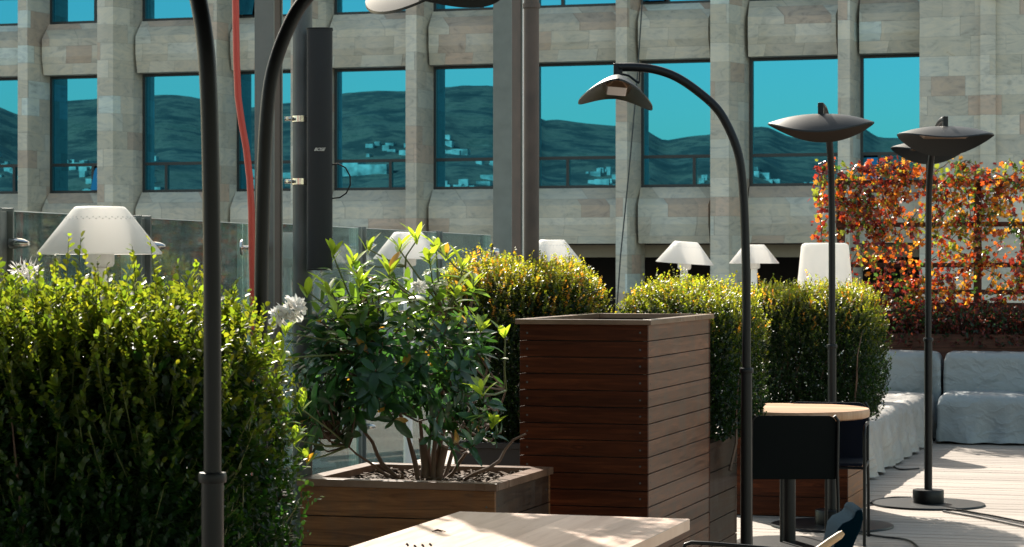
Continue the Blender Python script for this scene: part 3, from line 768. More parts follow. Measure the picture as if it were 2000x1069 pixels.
# rhododendron -------------------------------------------------
def rhodo():
    t = thing('rhododendron', 'leafy rhododendron shrub with a few white blooms growing in the low planter', 'shrub', (-3.33,9.6,.6))
    base = Vector((-3.30,9.58,.60)); cx, cy, cz = W(765,9.85).x, W(765,9.85).y, ZH(705,9.85)
    ax, ay, az = .45, .40, .37
    tips = []
    def add(pp, d, kind): tips.append((Vector(pp), Vector(d).normalized(), kind))
    n = 0
    while n < 165:
        v = Vector((random.gauss(0,1), random.gauss(0,1), random.gauss(0,1))).normalized()
        if v.z < -.72: continue
        rr = random.uniform(.45,1.0)**.6
        sc = 1 + .2*math.sin(v.x*6+1)*math.sin(v.z*5+v.y*4)
        pt = Vector((cx+v.x*ax*rr*sc, cy+v.y*ay*rr*sc, cz+v.z*az*rr*sc))
        add(pt, v*.8+Vector((0,0,.55)), 1 if v.z > .5 and rr > .8 else 0); n += 1
    for q in range(60):
        sx = random.choice((-1,-1,1)); a = W(765+sx*random.uniform(60,215), 9.6+random.uniform(-.2,.3)); a.z = random.uniform(.80,1.05)
        if a.z < .98 and abs(a.x-cx) < .14: continue
        add(a, Vector((sx*.8,random.uniform(-.5,.3),.35)), 0)
    shoots = [(652,490,9.6),(702,545,9.55),(722,478,9.8),(782,480,9.6),(812,462,9.9),(838,505,9.7),(872,492,10.0),(905,512,9.7),(890,560,9.5),(925,548,9.9),
              (940,640,9.3),(985,655,9.7),(560,640,9.4),(548,690,9.2),(570,620,9.6),(600,560,9.7),(640,560,9.4),(660,600,9.3),(590,790,9.1),(575,850,9.2),(600,890,9.2),(940,760,9.2),(965,820,9.5),(850,470,9.8),(760,530,9.3),(690,505,9.9)]
    for (a, b, z) in shoots:
        add(P(a,b,z), Vector((random.uniform(-.25,.25),random.uniform(-.2,.2),1)), 2)
    # skeleton
    stems = []; mb = MB()
    heads = [(-.40,-.05,.36),(-.28,.22,.5),(-.16,-.22,.60),(-.02,.1,.85),(.12,-.12,.75),(.25,.16,.55),(.36,-.04,.42),(.02,.3,.6),(-.1,-.02,.95),(.2,.02,.9),(-.33,-.2,.2),(.42,.1,.22)]
    for hh in heads:
        e = base+Vector(hh); pts = []; st = base+Vector((hh[0]*.12+random.uniform(-.02,.02), hh[1]*.1, -.02))
        for i in range(9):
            f = i/8; q = st.lerp(e, f); q.z = st.z+(e.z-st.z)*(f**.8 if abs(hh[0]) < .25 else f**1.35)
            q += Vector((noise.noise((f*3,hh[0]*9,1)), noise.noise((f*3,hh[0]*9,5)), noise.noise((f*3,hh[1]*9,8))*.5))*.05
            pts.append(q)
        r0 = random.uniform(.008,.014)
        mb.tube(pts, [r0*(1-.62*i/8) for i in range(9)], 8); stems.append(pts)
    mb.tube([base+Vector((-.015,0,-.03)), base+Vector((-.01,0,.08)), base+Vector((-.03,.0,.2))], [.028,.022,.015], 10)
    mb.tube([base+Vector((.04,.02,-.03)), base+Vector((.05,0,.06)), base+Vector((.08,.0,.17))], [.022,.018,.014], 10)
    allp = [q for s_ in stems for q in s_[3:]]
    tw = MB()
    for (p_, d_, k) in tips:
        c = min(allp, key=lambda q: (q-p_).length + (.25 if q.z > p_.z else 0))
        mid = c.lerp(p_, .55) + Vector((0,0,-.03)) if k != 2 else c.lerp(p_, .5)+Vector((random.uniform(-.03,.03),0,-.02))
        (tw if k == 2 else mb).tube([c, mid, p_-d_*.02, p_+d_*.01], [.0055,.004,.003,.002], 5)
    mb.build('branches', M['branch'], t, smooth=True); tw.build('green_shoots', M['stem'], t, smooth=True)
    # leaf template: four segments, curved, folded
    us = [0,.12,.32,.55,.78,.93,1.0]; ws = [.05,.28,.46,.50,.38,.16,.0]
    V = []; F = []
    for u_, w_ in zip(us, ws):
        cdr = -.55*u_*u_
        V += [(u_,-w_,cdr+.13*(w_*2)),(u_,0,cdr),(u_,w_,cdr+.13*(w_*2))]
    for i in range(len(us)-1):
        a = i*3; F += [(a,a+1,a+4,a+3),(a+1,a+2,a+5,a+4)]
    V = np.array(V)
    pos, D, Nn, L, Wd, col = [], [], [], [], [], []
    for (p_, d_, k) in tips:
        nl = random.randint(6,9) if k != 2 else random.randint(5,7)
        a0 = random.uniform(0,6.28); e1 = d_.orthogonal().normalized(); e2 = d_.cross(e1)
        lift = random.uniform(.1,.6) if k != 2 else random.uniform(.8,1.9)
        for i in range(nl):
            a = a0+i*2*math.pi/nl*1.0+random.uniform(-.5,.5)
            rd = e1*math.cos(a)+e2*math.sin(a); dd = (rd+d_*(lift+random.uniform(-.45,.5))+Vector((0,0,random.gauss(0,.2)))).normalized()
            nn = (d_-rd*.3+Vector((random.gauss(0,.15),random.gauss(0,.15),0))).normalized()
            pos.append(p_-d_*random.uniform(0,.035 if k != 2 else .05)); D.append(dd); Nn.append(nn)
            l = random.uniform(.05,.108)*(1.0 if k != 2 else 1.02); L.append(l); Wd.append(l*random.uniform(.30,.42)*(1 if k != 2 else .85))
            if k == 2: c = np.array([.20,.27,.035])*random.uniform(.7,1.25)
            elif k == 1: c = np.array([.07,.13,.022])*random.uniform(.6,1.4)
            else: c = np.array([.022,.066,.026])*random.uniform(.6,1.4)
            if random.random() < .03: c = np.array([.30,.16,.03])
            col.append(c)
            if k == 2 and random.random() < .5:   # older leaves lower on the shoot
                q = p_-d_*random.uniform(.05,.14); pos.append(q); D.append((rd+d_*.2).normalized()); Nn.append(nn); L.append(l); Wd.append(l*.42); col.append(np.array([.06,.12,.025])*random.uniform(.7,1.3))
    for q in range(620):
        v = Vector((random.gauss(0,1),random.gauss(0,1),random.gauss(0,1))).normalized(); rr = random.uniform(.3,1)**.5
        if v.z < -.6: continue
        pos.append(Vector((cx+v.x*ax*rr*.98, cy+v.y*ay*rr, cz+v.z*az*rr*.95))); D.append((v*.6+Vector((random.gauss(0,.6),random.gauss(0,.6),random.gauss(.1,.5)))).normalized())
        Nn.append(Vector((random.gauss(0,.5),random.gauss(0,.5),1)).normalized()); l = random.uniform(.045,.095); L.append(l); Wd.append(l*random.uniform(.3,.44))
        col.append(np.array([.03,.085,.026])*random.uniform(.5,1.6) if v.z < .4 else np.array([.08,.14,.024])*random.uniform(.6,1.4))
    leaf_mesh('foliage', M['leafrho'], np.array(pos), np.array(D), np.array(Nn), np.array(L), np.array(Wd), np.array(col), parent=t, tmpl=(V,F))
    for (a, b, z, s_) in ((573,606,9.3,.06),(548,618,9.3,.055),(820,562,9.6,.035)):
        c = P(a,b,z); pos, D, Nn, L, Wd, col = [], [], [], [], [], []
        for i in range(95):
            v = Vector((random.gauss(0,1),random.gauss(0,1),random.gauss(0,1)+.5)).normalized()
            pos.append(c+v*s_*random.uniform(.1,.6)); D.append((v+Vector((random.gauss(0,.5),random.gauss(0,.5),random.gauss(0,.4)))).normalized()); Nn.append((v.orthogonal()+Vector((random.gauss(0,.5),)*3)).normalized())
            l = s_*random.uniform(.45,.7); L.append(l); Wd.append(l*.8); col.append(np.array([.80,.79,.74])*random.uniform(.9,1.05))
        leaf_mesh('blossom', M['petal'], np.array(pos), np.array(D), np.array(Nn), np.array(L), np.array(Wd), np.array(col), parent=t)
rhodo()
# small white flowering shrub behind the hedge at far left
fs = thing('flowering_shrub', 'small shrub with a white spidery bloom behind the hedge at the far left', 'shrub', W(45,7.6,.0))
sp_ = MB()
for (a, b) in ((40,530),(60,545),(25,560),(80,575)):
    sp_.tube([W(50,7.6,.05), W(48,7.6,.8), P(a,b+30,7.6), P(a,b,7.6)], [.008,.006,.003,.002], 6)
sp_.build('stems', M['branch'], fs)
pos, D, Nn, L, Wd, col = [], [], [], [], [], []
for i in range(120):
    c = P(random.choice((38,62,50)), random.choice((530,540)), 7.6); v = Vector((random.gauss(0,1),random.gauss(0,1),random.gauss(0,1)+.4)).normalized()
    pos.append(c+v*.012); D.append(v); Nn.append(v.orthogonal()); l = random.uniform(.02,.045); L.append(l); Wd.append(l*.25); col.append(np.array([.8,.78,.74]))
leaf_mesh('blossom', M['petal'], *[np.array(q) for q in (pos,D,Nn,L,Wd,col)], parent=fs)
pos, D, Nn, L, Wd, col = [], [], [], [], [], []
for i in range(160):
    c = P(random.uniform(0,110), random.uniform(555,760), 7.6+random.uniform(-.15,.15)); v = Vector((random.gauss(0,1),random.gauss(0,1),random.gauss(0,1)+.5)).normalized()
    pos.append(c); D.append(v); Nn.append(v.orthogonal()); l = random.uniform(.05,.09); L.append(l); Wd.append(l*.42); col.append(np.array([.03,.08,.03])*random.uniform(.6,1.5))
leaf_mesh('foliage', M['leafrho'], *[np.array(q) for q in (pos,D,Nn,L,Wd,col)], parent=fs)

# ------------------------------------------------------------------ columns, pipes, speaker
def hcolumn(name, label, px0, zc, w, dep, top, matf, matw):
    o = W(px0, zc); x0, y0 = o.x, o.y
    t = thing(name, label, 'column', (x0+w/2, y0+dep/2, 0)); ft = .012
    MB().box(x0, x0+w, y0, y0+ft, .012, top).build('front_flange', matf, t, bevel=.001)
    MB().box(x0, x0+w, y0+dep-ft, y0+dep, .012, top).build('rear_flange', matf, t, bevel=.001)
    MB().box(x0+w/2-.005+w*.38, x0+w/2+.005+w*.38, y0+ft+.0005, y0+dep-ft-.0005, .012, top).build('web', matw, t)
    MB().box(x0-.06, x0+w+.06, y0-.06, y0+dep+.06, 0.001, .0115).build('foot_plate', matf, t)
    return t
hcolumn('steel_column', 'left grey steel column behind the arching heater and the red hose', 497, 10.2, .09, .105, 4.2, M['colgrey'], M['colwarm'])
hcolumn('steel_column', 'right grey steel column rising behind the rhododendron, with a chrome knob', 963, 19.9, .165, .34, 5.6, M['colgrey'], M['colwarm'])
def roundpole(name, label, px, zc, r, top, mat, cat='pole', collar=None):
    o = W(px, zc); t = thing(name, label, cat, o)
    MB().lathe([(r,.01),(r,top)], c=o, n=28).build('shaft', mat, t, smooth=True)
    MB().lathe([(0,0),(r*2,0),(r*2,.01),(0,.01)], c=o, n=28).build('foot_flange', mat, t)
    if collar:
        MB().lathe([(r+.0005,-.012),(r+.006,-.012),(r+.006,.012),(r+.0005,.012)], c=o+Vector((0,0,collar)), n=28).build('collar', mat, t)
    return t
roundpole('steel_pole', 'round grey steel pole that carries the black column speaker', 591, 10.05, .042, 4.2, M['galv'])
roundpole('drain_pipe', 'round brown grey pipe right of the steel column, with a collar at the top', 1038, 12.2, .040, 4.4, M['colwarm'], 'pipe', collar=ZH(12,12.2))
tag(MB().lathe([(.004,0),(.004,4.3)], c=W(1022,12.4), n=8).build('strip', M['white'], org=W(1022,12.4)), 'thin pale vertical conduit along the left side of the brown pipe', 'pipe')  # white rod drawn for the bright line at the pipe's left edge
# speaker
spc = W(625, 9.94); z0s, z1s = ZH(527,9.94), ZH(57,9.94); dirx = Vector((C_, S_, 0)); diry = Vector((-S_, C_, 0))
sp = thing('column_speaker', 'tall slim black column speaker clamped to the round pole', 'speaker', (spc.x, spc.y, z0s))
prof_ = []
hw = .054
for a in range(-90, 91, 12): prof_.append((hw*math.sin(R(a)), -.022*math.cos(R(a))-.02))
prof_ += [(hw-.004, .045), (-hw+.004, .045)]
pp = [tuple((spc + dirx*a + diry*b).xy) for a, b in prof_]
MB().prism(pp, z0s+.004, z1s-.004).build('grille', M['speaker'], sp, smooth=True)
pp2 = [tuple((spc + dirx*a*1.04 + diry*(b*1.04)).xy) for a, b in prof_]
MB().prism(pp2, z1s-.0035, z1s+.003).build('end_cap', M['black'], sp); MB().prism(pp2, z0s-.003, z0s+.0035).build('end_cap', M['black'], sp)
MB().box(0,0,0,0,0,0)
for yy in (233, 355):
    zc_ = ZH(yy, 10.05); o = W(591, 10.05, zc_)
    m = MB().lathe([(.0425,-.013),(.046,-.013),(.046,.013),(.0425,.013)], c=o, n=28)
    cl = m.build('clamp', M['chrome'], sp, smooth=True)
    MB().tube([o-dirx*.047-diry*.02, o-dirx*.075-diry*.02], .009, 10).tube([o-dirx*.062-diry*.05, o-dirx*.062+diry*.03], .006, 8).build('clamp_screw', M['chrome'], cl, smooth=True)
    MB().bar(o+dirx*.04-diry*.045, o+dirx*.04-diry*.075, .02, .02).build('bracket', M['black'], sp)
e = 9.92
MB().tube([P(648,322,e), P(660,320,e), P(675,328,e), P(684,345,e), P(684,362,e), P(676,378,e), P(664,386,e), P(648,388,e)], .0032, 8).build('cable_loop', M['black'], sp, smooth=True)
def text(s, name, parent, loc, right, up, size, mat, shear=0, extrude=.0006):
    cu = bpy.data.curves.new(name, 'FONT'); cu.body = s; cu.size = size; cu.extrude = extrude; cu.align_x = 'CENTER'; cu.shear = shear
    tmp = bpy.data.objects.new('tmp_text', cu); COL.objects.link(tmp)
    dg = bpy.context.evaluated_depsgraph_get(); me = bpy.data.meshes.new_from_object(tmp.evaluated_get(dg))
    bpy.data.objects.remove(tmp, do_unlink=True)
    o = bpy.data.objects.new(name, me); COL.objects.link(o)
    r_ = Vector(right).normalized(); u_ = Vector(up).normalized(); n_ = r_.cross(u_)
    mat4 = Matrix((r_, u_, n_)).transposed()
    off = ORG[parent.name] if parent is not None else Vector((0,0,0))
    for v in me.vertices: v.co = mat4 @ v.co + Vector(loc) - off
    me.materials.clear(); me.materials.append(mat); o.parent = parent; ORG[o.name] = off
    return o
text('BOSE', 'logo_lettering', sp, spc - diry*.0435 + Vector((0,0,ZH(295,9.9))), dirx, (0,0,1), .019, M['logo'], shear=.5)
# red hose
hp = [(459,-160),(460,0),(462,120),(465,190),(472,240),(481,290),(488,350),(491,410),(492,480),(494,560),(496,640),(497,800),(498,1140)]
tag(MB().tube([P(a,b,9.8) for a,b in hp], .0145, 12).build('red_hose', M['red'], smooth=True, org=P(498,1140,9.8)), 'red hose hanging down beside the left steel column', 'hose')

# ------------------------------------------------------------------ glass balustrade
def balustrade(label, a, b, ztop, posts, stops, ballside=1, zb=.1):
    a, b = Vector(a), Vector(b); a.z = b.z = 0; d = (b-a).normalized(); nrm = Vector((d.y, -d.x, 0))
    t = thing('glass_balustrade', label, 'balustrade', (a+b)/2)
    for (s0, s1) in stops:
        p, q = a+d*s0, a+d*s1; m = MB()
        m.bar(p+Vector((0,0,(zb+ztop)/2)), q+Vector((0,0,(zb+ztop)/2)), .014, ztop-zb)
        g = m.build('glass_pane', M['clear'], t)
        MB().bar(p+Vector((0,0,ztop+.0025)), q+Vector((0,0,ztop+.0025)), .012, .003).bar(q+Vector((0,0,zb))+d*.0025, q+Vector((0,0,ztop))+d*.0025, .012, .003, up=d).build('pane_edge', M['white'], g)
    for s_ in posts:
        p = a+d*s_
        po = MB().bar(p-d*.055+Vector((0,0,0)), p-d*.055+Vector((0,0,ztop+.012)), .014, .05, up=nrm).bar(p+d*.055, p+d*.055+Vector((0,0,ztop+.012)), .014, .05, up=nrm)
        po.bar(p+Vector((0,0,.0)), p+Vector((0,0,ztop+.0)), .096, .006, up=nrm).build('post', M['colgrey'], t, bevel=.001)
        for zz in (ztop-.12, .45):
            c = p+nrm*.03+d*.02+Vector((0,0,zz))
            MB().lathe([(0,0),(.021,.0),(.021,.03),(.016,.055),(.008,.075),(0,.077)], c=c, n=20, axis=(dirx*.9-diry*.3)).build('spigot', M['chrome'], t, smooth=True)
    return t
rA, rB = W(-160,8.0), W(487,11.4); Ltot = (rB-rA).length
def sof(px, a, b):      # distance along a-b where photo column px falls
    lo, hi = 0, (b-a).length
    for _ in range(40):
        mdl = (lo+hi)/2; q = a+(b-a).normalized()*mdl; xc = q.x*C_+q.y*S_; zc = -q.x*S_+q.y*C_
        if 1000+xc/zc*FPX < px: lo = mdl
        else: hi = mdl
    return lo
p0, p1 = sof(2,rA,rB), sof(275,rA,rB)
balustrade('near glass balustrade at left behind the cone lamp, panes held by steel posts', rA, rB, 1.75, [p0, p1], [(0,p0-.07),(p0+.07,p1-.07),(p1+.07,Ltot)])
rC, rD = W(545,14.2), W(957,19.7); L2 = (rD-rC).length
q0, q1 = sof(704,rC,rD), sof(855,rC,rD)
balustrade('farther glass balustrade behind the rhododendron, ending at the right steel column', rC, rD, 1.80, [q0, q1], [(0,q0-.07),(q0+.07,q1-.07),(q1+.07,L2)])
def clamp(label, p, ax):
    t = thing('glass_clamp', label, 'clamp', p); ax = Vector(ax).normalized()
    MB().lathe([(0,-.012),(.030,-.010),(.034,-.004),(.034,.0),(0,.002)], c=p, n=28, axis=ax).build('disc', M['chrome'], t, smooth=True)
    MB().lathe([(.008,0),(.008,.05),(.018,.055),(.030,.062),(.034,.075),(.032,.09),(.022,.105),(0,.11)], c=p, n=28, axis=ax).build('knob', M['chrome'], t, smooth=True)
clamp('chrome glass clamp on the left steel column beside the red hose', P(474,484,10.15), dirx)
clamp('chrome round knob clamp on the right steel column above the golden hedge', P(950,492,19.3), dirx)

# ------------------------------------------------------------------ white lamps
def cone_lamp(label, px, zc, zbot, r=.23, first=None):
    o = W(px, zc)
    if first is None:
        t = thing('cone_lamp', label, 'lamp', (0,0,0), 'white cone shade lamps along the balustrade')
        zb = 1.575; rt = r*.40; hh = .175
        MB().lathe([(r-.002,0),(r,.002),(r,.006),(rt+.012,hh-.012),(rt,hh),(rt-.004,hh+.001),(rt-.006,hh-.004),(r-.006,.004),(r-.002,0)], c=(0,0,zb), n=64).build('shade', M['shade'], t, smooth=True)
        d_ = MB()
        for i in range(34):
            a = i/34*2*math.pi
            for k_, (f) in enumerate((.83,.79)):
                rr = r+(rt+.012-r)*f; aa = a+k_*.09
                c = Vector((math.cos(aa)*rr, math.sin(aa)*rr, zb+.006+(hh-.018)*f)); d_.bar(c-Vector((math.cos(aa),math.sin(aa),.8))*.0008, c+Vector((math.cos(aa),math.sin(aa),.8))*.0012, .005, .004)
        d_.build('perforations', M['white'], t)
        MB().lathe([(0,.07),(.048,.07),(.054,.06),(.054,-.035),(.048,-.045),(.03,-.05),(0,-.05)], c=(0,0,zb), n=32).build('lamp_socket', M['white'], t, smooth=True)
        MB().lathe([(.03,-.05),(.030,-zb+.03),(.14,-zb+.025),(.15,-zb+.0),(0,-zb)], c=(0,0,zb), n=32).build('stand', M['white'], t, smooth=True)
    else:
        t = copy_tree(first); t['label'] = label
    t.location = o; t.scale = (1,1,zbot/1.575)
    return t
L1 = cone_lamp('largest white cone lamp, in front of the near glass balustrade above the left hedge', 195, 8.7, ZH(497,8.7))
cone_lamp('white cone lamp cut by the left edge of the picture, behind the glass', -22, 11.7, ZH(498,11.7), first=L1)
cone_lamp('white cone lamp directly behind the top shoots of the rhododendron', 797, 15.5, ZH(506,15.5), first=L1)
cone_lamp('white cone lamp half hidden by the brown pipe, above the golden hedge', 1078, 17.6, ZH(514,17.6), first=L1)
l4 = cone_lamp('white cone lamp with visible stem above the middle hedge, against the dark loggia', 1311, 18.7, ZH(514,18.7), first=L1)
l5 = cone_lamp('smallest white cone lamp, right of the arched heater pole', 1473, 21.6, ZH(515,21.6), first=L1)
l4.rotation_euler = (R(0), R(4), 0); l5.location = W(1473,21.6)
dl = W(1611, 20.2); zt_ = ZH(475,20.2)
t = thing('drum_lamp', 'large white drum lamp standing behind the rear hedge, next to the red vine', 'lamp', dl)
MB().lathe([(.255,-.52),(.252,-.515),(.205,-.03),(.195,-.01),(.17,0),(0,.002),(0,-.004),(.165,-.006),(.20,-.03),(.248,-.516),(.255,-.52)], c=dl+Vector((0,0,zt_)), n=48).build('shade', M['shade'], t, smooth=True)
MB().lathe([(.03,.03),(.03,zt_-.1)], c=dl, n=20).lathe([(0,0),(.2,0),(.2,.03),(0,.03)], c=dl, n=32).build('stand', M['white'], t, smooth=True)

# ------------------------------------------------------------------ tables
tb = thing('square_table', 'pale wooden table in the foreground, streaked with shadows', 'table', (-1.98,6.3,0))
MB().box(-2.36,-1.60,5.36,7.16,.719,.755).build('tabletop', M['tabletop'], tb, bevel=.002)
for yy in (5.9, 6.7):
    MB().box(-2.02,-1.94,yy-.04,yy+.04,.03,.712).box(-2.25,-1.71,yy-.05,yy+.05,.002,.03).box(-2.2,-1.76,yy-.045,yy+.045,.7125,.7185).build('leg', M['black'], tb, bevel=.002)
rt = W(1540,13.0); t = thing('round_table', 'round oak topped table on a black pedestal between the chairs', 'table', rt)
MB().lathe([(0,.705),(.43,.705),(.445,.712),(.447,.72),(.447,.748),(.442,.755),(0,.755)], c=rt, n=72).build('tabletop', M['roundtop'], t, smooth=True)
MB().lathe([(.04,.016),(.04,.703)], c=rt, n=28).build('pedestal', M['black'], t, smooth=True)
MB().lathe([(0,0),(.29,0),(.29,.012),(.05,.016),(0,.016)], c=rt, n=48).build('base_plate', M['black'], t, smooth=True)

def make_chair(label, fab):
    t = thing('tube_armchair', label, 'chair', (0,0,0), 'tube frame chairs at the round table')
    b = MB(); nz_, nx_ = 10, 10
    def arc_panel(w, z0, z1, y0, lean, r):
        m = MB(); pts = []
        xs = w/2; rc = r
        outline = [(-xs,z0),(xs,z0)]
        for a in range(0,91,15): outline.append((xs-rc+rc*math.cos(R(a)), z1-rc+rc*math.sin(R(a))))
        for a in range(90,181,15): outline.append((-xs+rc+rc*math.cos(R(a)), z1-rc+rc*math.sin(R(a))))
        k = len(outline)
        for th in (0,.016):
            for (x,z) in outline: m.v.append((x, y0+lean*(z-z0)+th, z))
        m.f.append(tuple(range(k))); m.f.append(tuple(k+i for i in reversed(range(k))))
        for i in range(k): j=(i+1)%k; m.f.append((i,j,k+j,k+i))
        return m
    arc_panel(.435,.43,.765,.20,.12,.045).build('backrest', fab, t)
    MB().box(-.215,.215,-.22,.205,.440,.456).build('seat', fab, t, bevel=.004)
    for s_ in (-1,1):
        x = s_*.228
        MB().tube([(x,-.225,0),(x,-.215,.3),(x,-.21,.60),(x,-.205,.635),(x,-.18,.655),(x,-.1,.658),(x,.1,.658),(x*.98,.235,.655)], .009, 10).build('front_leg_and_arm', M['black'], t, smooth=True)
        MB().tube([(x,.27,0),(x,.24,.3),(x*.985,.228,.46),(x*.985,.262,.74),(x*.9,.265,.765)], .009, 10).build('back_leg', M['black'], t, smooth=True)
        MB().tube([(x,-.212,.43),(x,.23,.43)], .008, 8).build('side_rail', M['black'], t, smooth=True)
    MB().tube([(-.22,-.2,.43),(.22,-.2,.43)], .008, 8).build('front_rail', M['black'], t, smooth=True)
    return t
c1 = make_chair('dark green chair seen from behind, in front of the round table', M['mesh'])
c2 = make_chair('navy chair on the far side of the round table, facing the camera', M['navy'])
def place(c, px, zc, fx, fz):     # facing direction in camera plan coords
    a = camang(fx, fz); c.location = W(px, zc); c.rotation_euler = (0,0,a+math.pi/2)
place(c1, 1541, 12.42, 0.0, 1.0)
place(c2, 1612, 13.12, -.2, -1.0)

# foreground blue armchair at the right end of the front table
bc = W(1500, 7.75); t = thing('blue_armchair', 'blue upholstered armchair with a wooden armrest at the bottom edge, right of the front table', 'chair', bc)
def dr_(pts, zc): return [P(a,b,zc) for a,b in pts]
pr = [(1682,992),(1674,988),(1667,993),(1664,1005),(1654,1012),(1640,1018),(1630,1030),(1626,1050),(1620,1075),(1616,1130),(1650,1130),(1664,1060),(1678,1030),(1683,1008)]
m = MB(); k = len(pr)
for zc in (7.64, 7.70, 7.84, 7.90):
    f_ = 1 if zc in (7.70,7.84) else .93
    cxp = sum(a for a,b in pr)/k; cyp = sum(b for a,b in pr)/k
    for a,b in pr: m.v.append(tuple(P(1500+((cxp+(a-cxp)*f_)-1500)*1.0*(7.7/zc)**0, cyp+(b-cyp)*f_, 7.7) + diry*(zc-7.7)))
m.f.append(tuple(range(k)))
for l in range(3):
    for i in range(k): j=(i+1)%k; m.f.append((l*k+i,l*k+j,(l+1)*k+j,(l+1)*k+i))
m.f.append(tuple(3*k+i for i in reversed(range(k))))
o = m.build('backrest', M['blue'], t, smooth=True, bevel=.008)
MB().tube(dr_([(1560,1095),(1598,1075),(1622,1058),(1640,1046),(1647,1040)], 7.5), [.012,.013,.013,.0125,.008], 14).build('armrest', M['armwood'], t, smooth=True)
MB().tube(dr_([(1335,1110),(1334,1076),(1338,1064),(1350,1060),(1390,1062),(1440,1066),(1500,1071),(1560,1080)], 7.6), .0065, 12).build('arm_tube', M['black'], t, smooth=True)
sb = W(1480,7.75,.43); MB().bar(sb-dirx*.24, sb+dirx*.24, .46, .07).build('seat', M['blue'], t, bevel=.02)
for (dx, dz) in ((-.23,-.22),(-.23,.22),(.23,-.22),(.23,.22)):
    q = W(1480,7.75)+dirx*dx+diry*dz; MB().tube([q, q+Vector((0,0,.40))], .009, 10).build('leg', M['black'], t, smooth=True)

# small caddy and a twig on the table
cd = W(815, 6.05, .7555); t = thing('wire_caddy', 'small dark wire holder with curled tips at the bottom edge of the front table', 'holder', cd)
MB().box(cd.x-.035,cd.x+.035,cd.y-.02,cd.y+.02,.756,.77).build('holder_base', M['black'], t, bevel=.003)
for i in range(4):
    c = cd+dirx*(-.03+.02*i); z = ZH(1062+(i*5)%3*1.6,6.05)
    q = MB().tube([Vector((c.x,c.y,.77)), Vector((c.x,c.y,z-.012))], .0026, 6)
    q.tube([Vector((c.x,c.y,z-.012))+dirx*(.0065*math.cos(a/2))+Vector((0,0,.0065*math.sin(a/2)+.005)) for a in range(0,4)], .003, 6).build('wire_loop', M['black'], t)
tp = W(858,6.95,.757)
tag(MB().tube([tp-dirx*.022, tp-dirx*.006+diry*.004+Vector((0,0,.004)), tp+dirx*.02], [.001,.0035,.0008], 5).bar(tp, tp+dirx*.008+diry*.012, .006, .001).build('dry_leaf', M['bark'], org=tp), 'tiny dry leaf lying on the sunlit front table', 'leaf')

# ------------------------------------------------------------------ sofas under covers
def cover(name, parent, x0,x1,y0,y1,z0,z1, mat, amp=.026, cell=.03, seed=0, fold=.035, rnd=.07):
    bm = bmesh.new()
    nx, ny, nz2 = max(3,int((x1-x0)/cell)), max(3,int((y1-y0)/cell)), max(3,int((z1-z0)/cell))
    vs = {}
    def V_(i,j,k_):
        key = (i,j,k_)
        if key not in vs: vs[key] = bm.verts.new((x0+(x1-x0)*i/nx, y0+(y1-y0)*j/ny, z0+(z1-z0)*k_/nz2))
        return vs[key]
    for i in range(nx):
        for j in range(ny): bm.faces.new((V_(i,j,nz2),V_(i+1,j,nz2),V_(i+1,j+1,nz2),V_(i,j+1,nz2)))
    for i in range(nx):
        for k_ in range(nz2):
            bm.faces.new((V_(i,0,k_),V_(i+1,0,k_),V_(i+1,0,k_+1),V_(i,0,k_+1))); bm.faces.new((V_(i,ny,k_),V_(i,ny,k_+1),V_(i+1,ny,k_+1),V_(i+1,ny,k_)))
    for j in range(ny):
        for k_ in range(nz2):
            bm.faces.new((V_(nx,j,k_),V_(nx,j+1,k_),V_(nx,j+1,k_+1),V_(nx,j,k_+1))); bm.faces.new((V_(0,j,k_),V_(0,j,k_+1),V_(0,j+1,k_+1),V_(0,j+1,k_)))
    cx_, cy_ = (x0+x1)/2, (y0+y1)/2
    for v in bm.verts:
        p = v.co.copy()
        # rounded shoulders
        q = Vector((min(max(p.x,x0+rnd),x1-rnd), min(max(p.y,y0+rnd),y1-rnd), min(p.z, z1-rnd)))
        dlt = p-q
        if p.z > z1-rnd-1e-6 and dlt.length > rnd: p = q+dlt.normalized()*rnd
        nrm = Vector((0,0,0))
        if p.x < x0+rnd*.9: nrm.x -= 1
        if p.x > x1-rnd*.9: nrm.x += 1
        if p.y < y0+rnd*.9: nrm.y -= 1
        if p.y > y1-rnd*.9: nrm.y += 1
        if p.z > z1-rnd*.9: nrm.z += 1
        if nrm.length > 0: nrm.normalize()
        s1 = noise.fractal((p.x*2.2+seed,p.y*2.2,p.z*3), 1, 2, 4)
        rg = 1-abs(noise.noise((p.x*5+seed+s1*1.5,p.y*5,p.z*7)))*2
        rg2 = 1-abs(noise.noise((p.x*11+seed*2+s1*3,p.y*11,p.z*9+7)))*2
        rg = max(0,rg)**5; rg2 = max(0,rg2)**4
        rg3 = max(0, 1-abs(noise.noise((p.x*3.5-p.z*2.5+seed+s1, p.y*3.5, p.z*2+p.x*1.5)))*2)**8; dd = amp*(s1*.6+rg*.30+rg2*.06+rg3*.35-.3)
        if nrm.z < .5:
            lowf = 1-(p.z-z0)/(z1-z0); al = p.x+p.y
            dd += fold*lowf*(math.sin(al*13+seed+3*noise.noise((al*2,seed,0)))*.7+.5)
        p += nrm*dd
        if p.z < z0+.03: p.z += noise.noise((p.x*6,p.y*6,seed))*.015
        v.co = p
    me = bpy.data.meshes.new(name); bm.to_mesh(me); bm.free()
    off = ORG[parent.name]
    for v in me.vertices: v.co -= off
    me.polygons.foreach_set('use_smooth', [True]*len(me.polygons)); me.materials.append(mat)
    o = bpy.data.objects.new(name, me); COL.objects.link(o); o.parent = parent; ORG[o.name] = off
    return o
s1 = thing('covered_sofa', 'sofa under a blue grey cover along the back, below the red vine trellis', 'sofa', (-1.0,20.9,0), 'sofas under cloth covers')
cover('seat_cover', s1, -2.38,.9,20.42,21.24,.02,.43, M['cover'], seed=3)
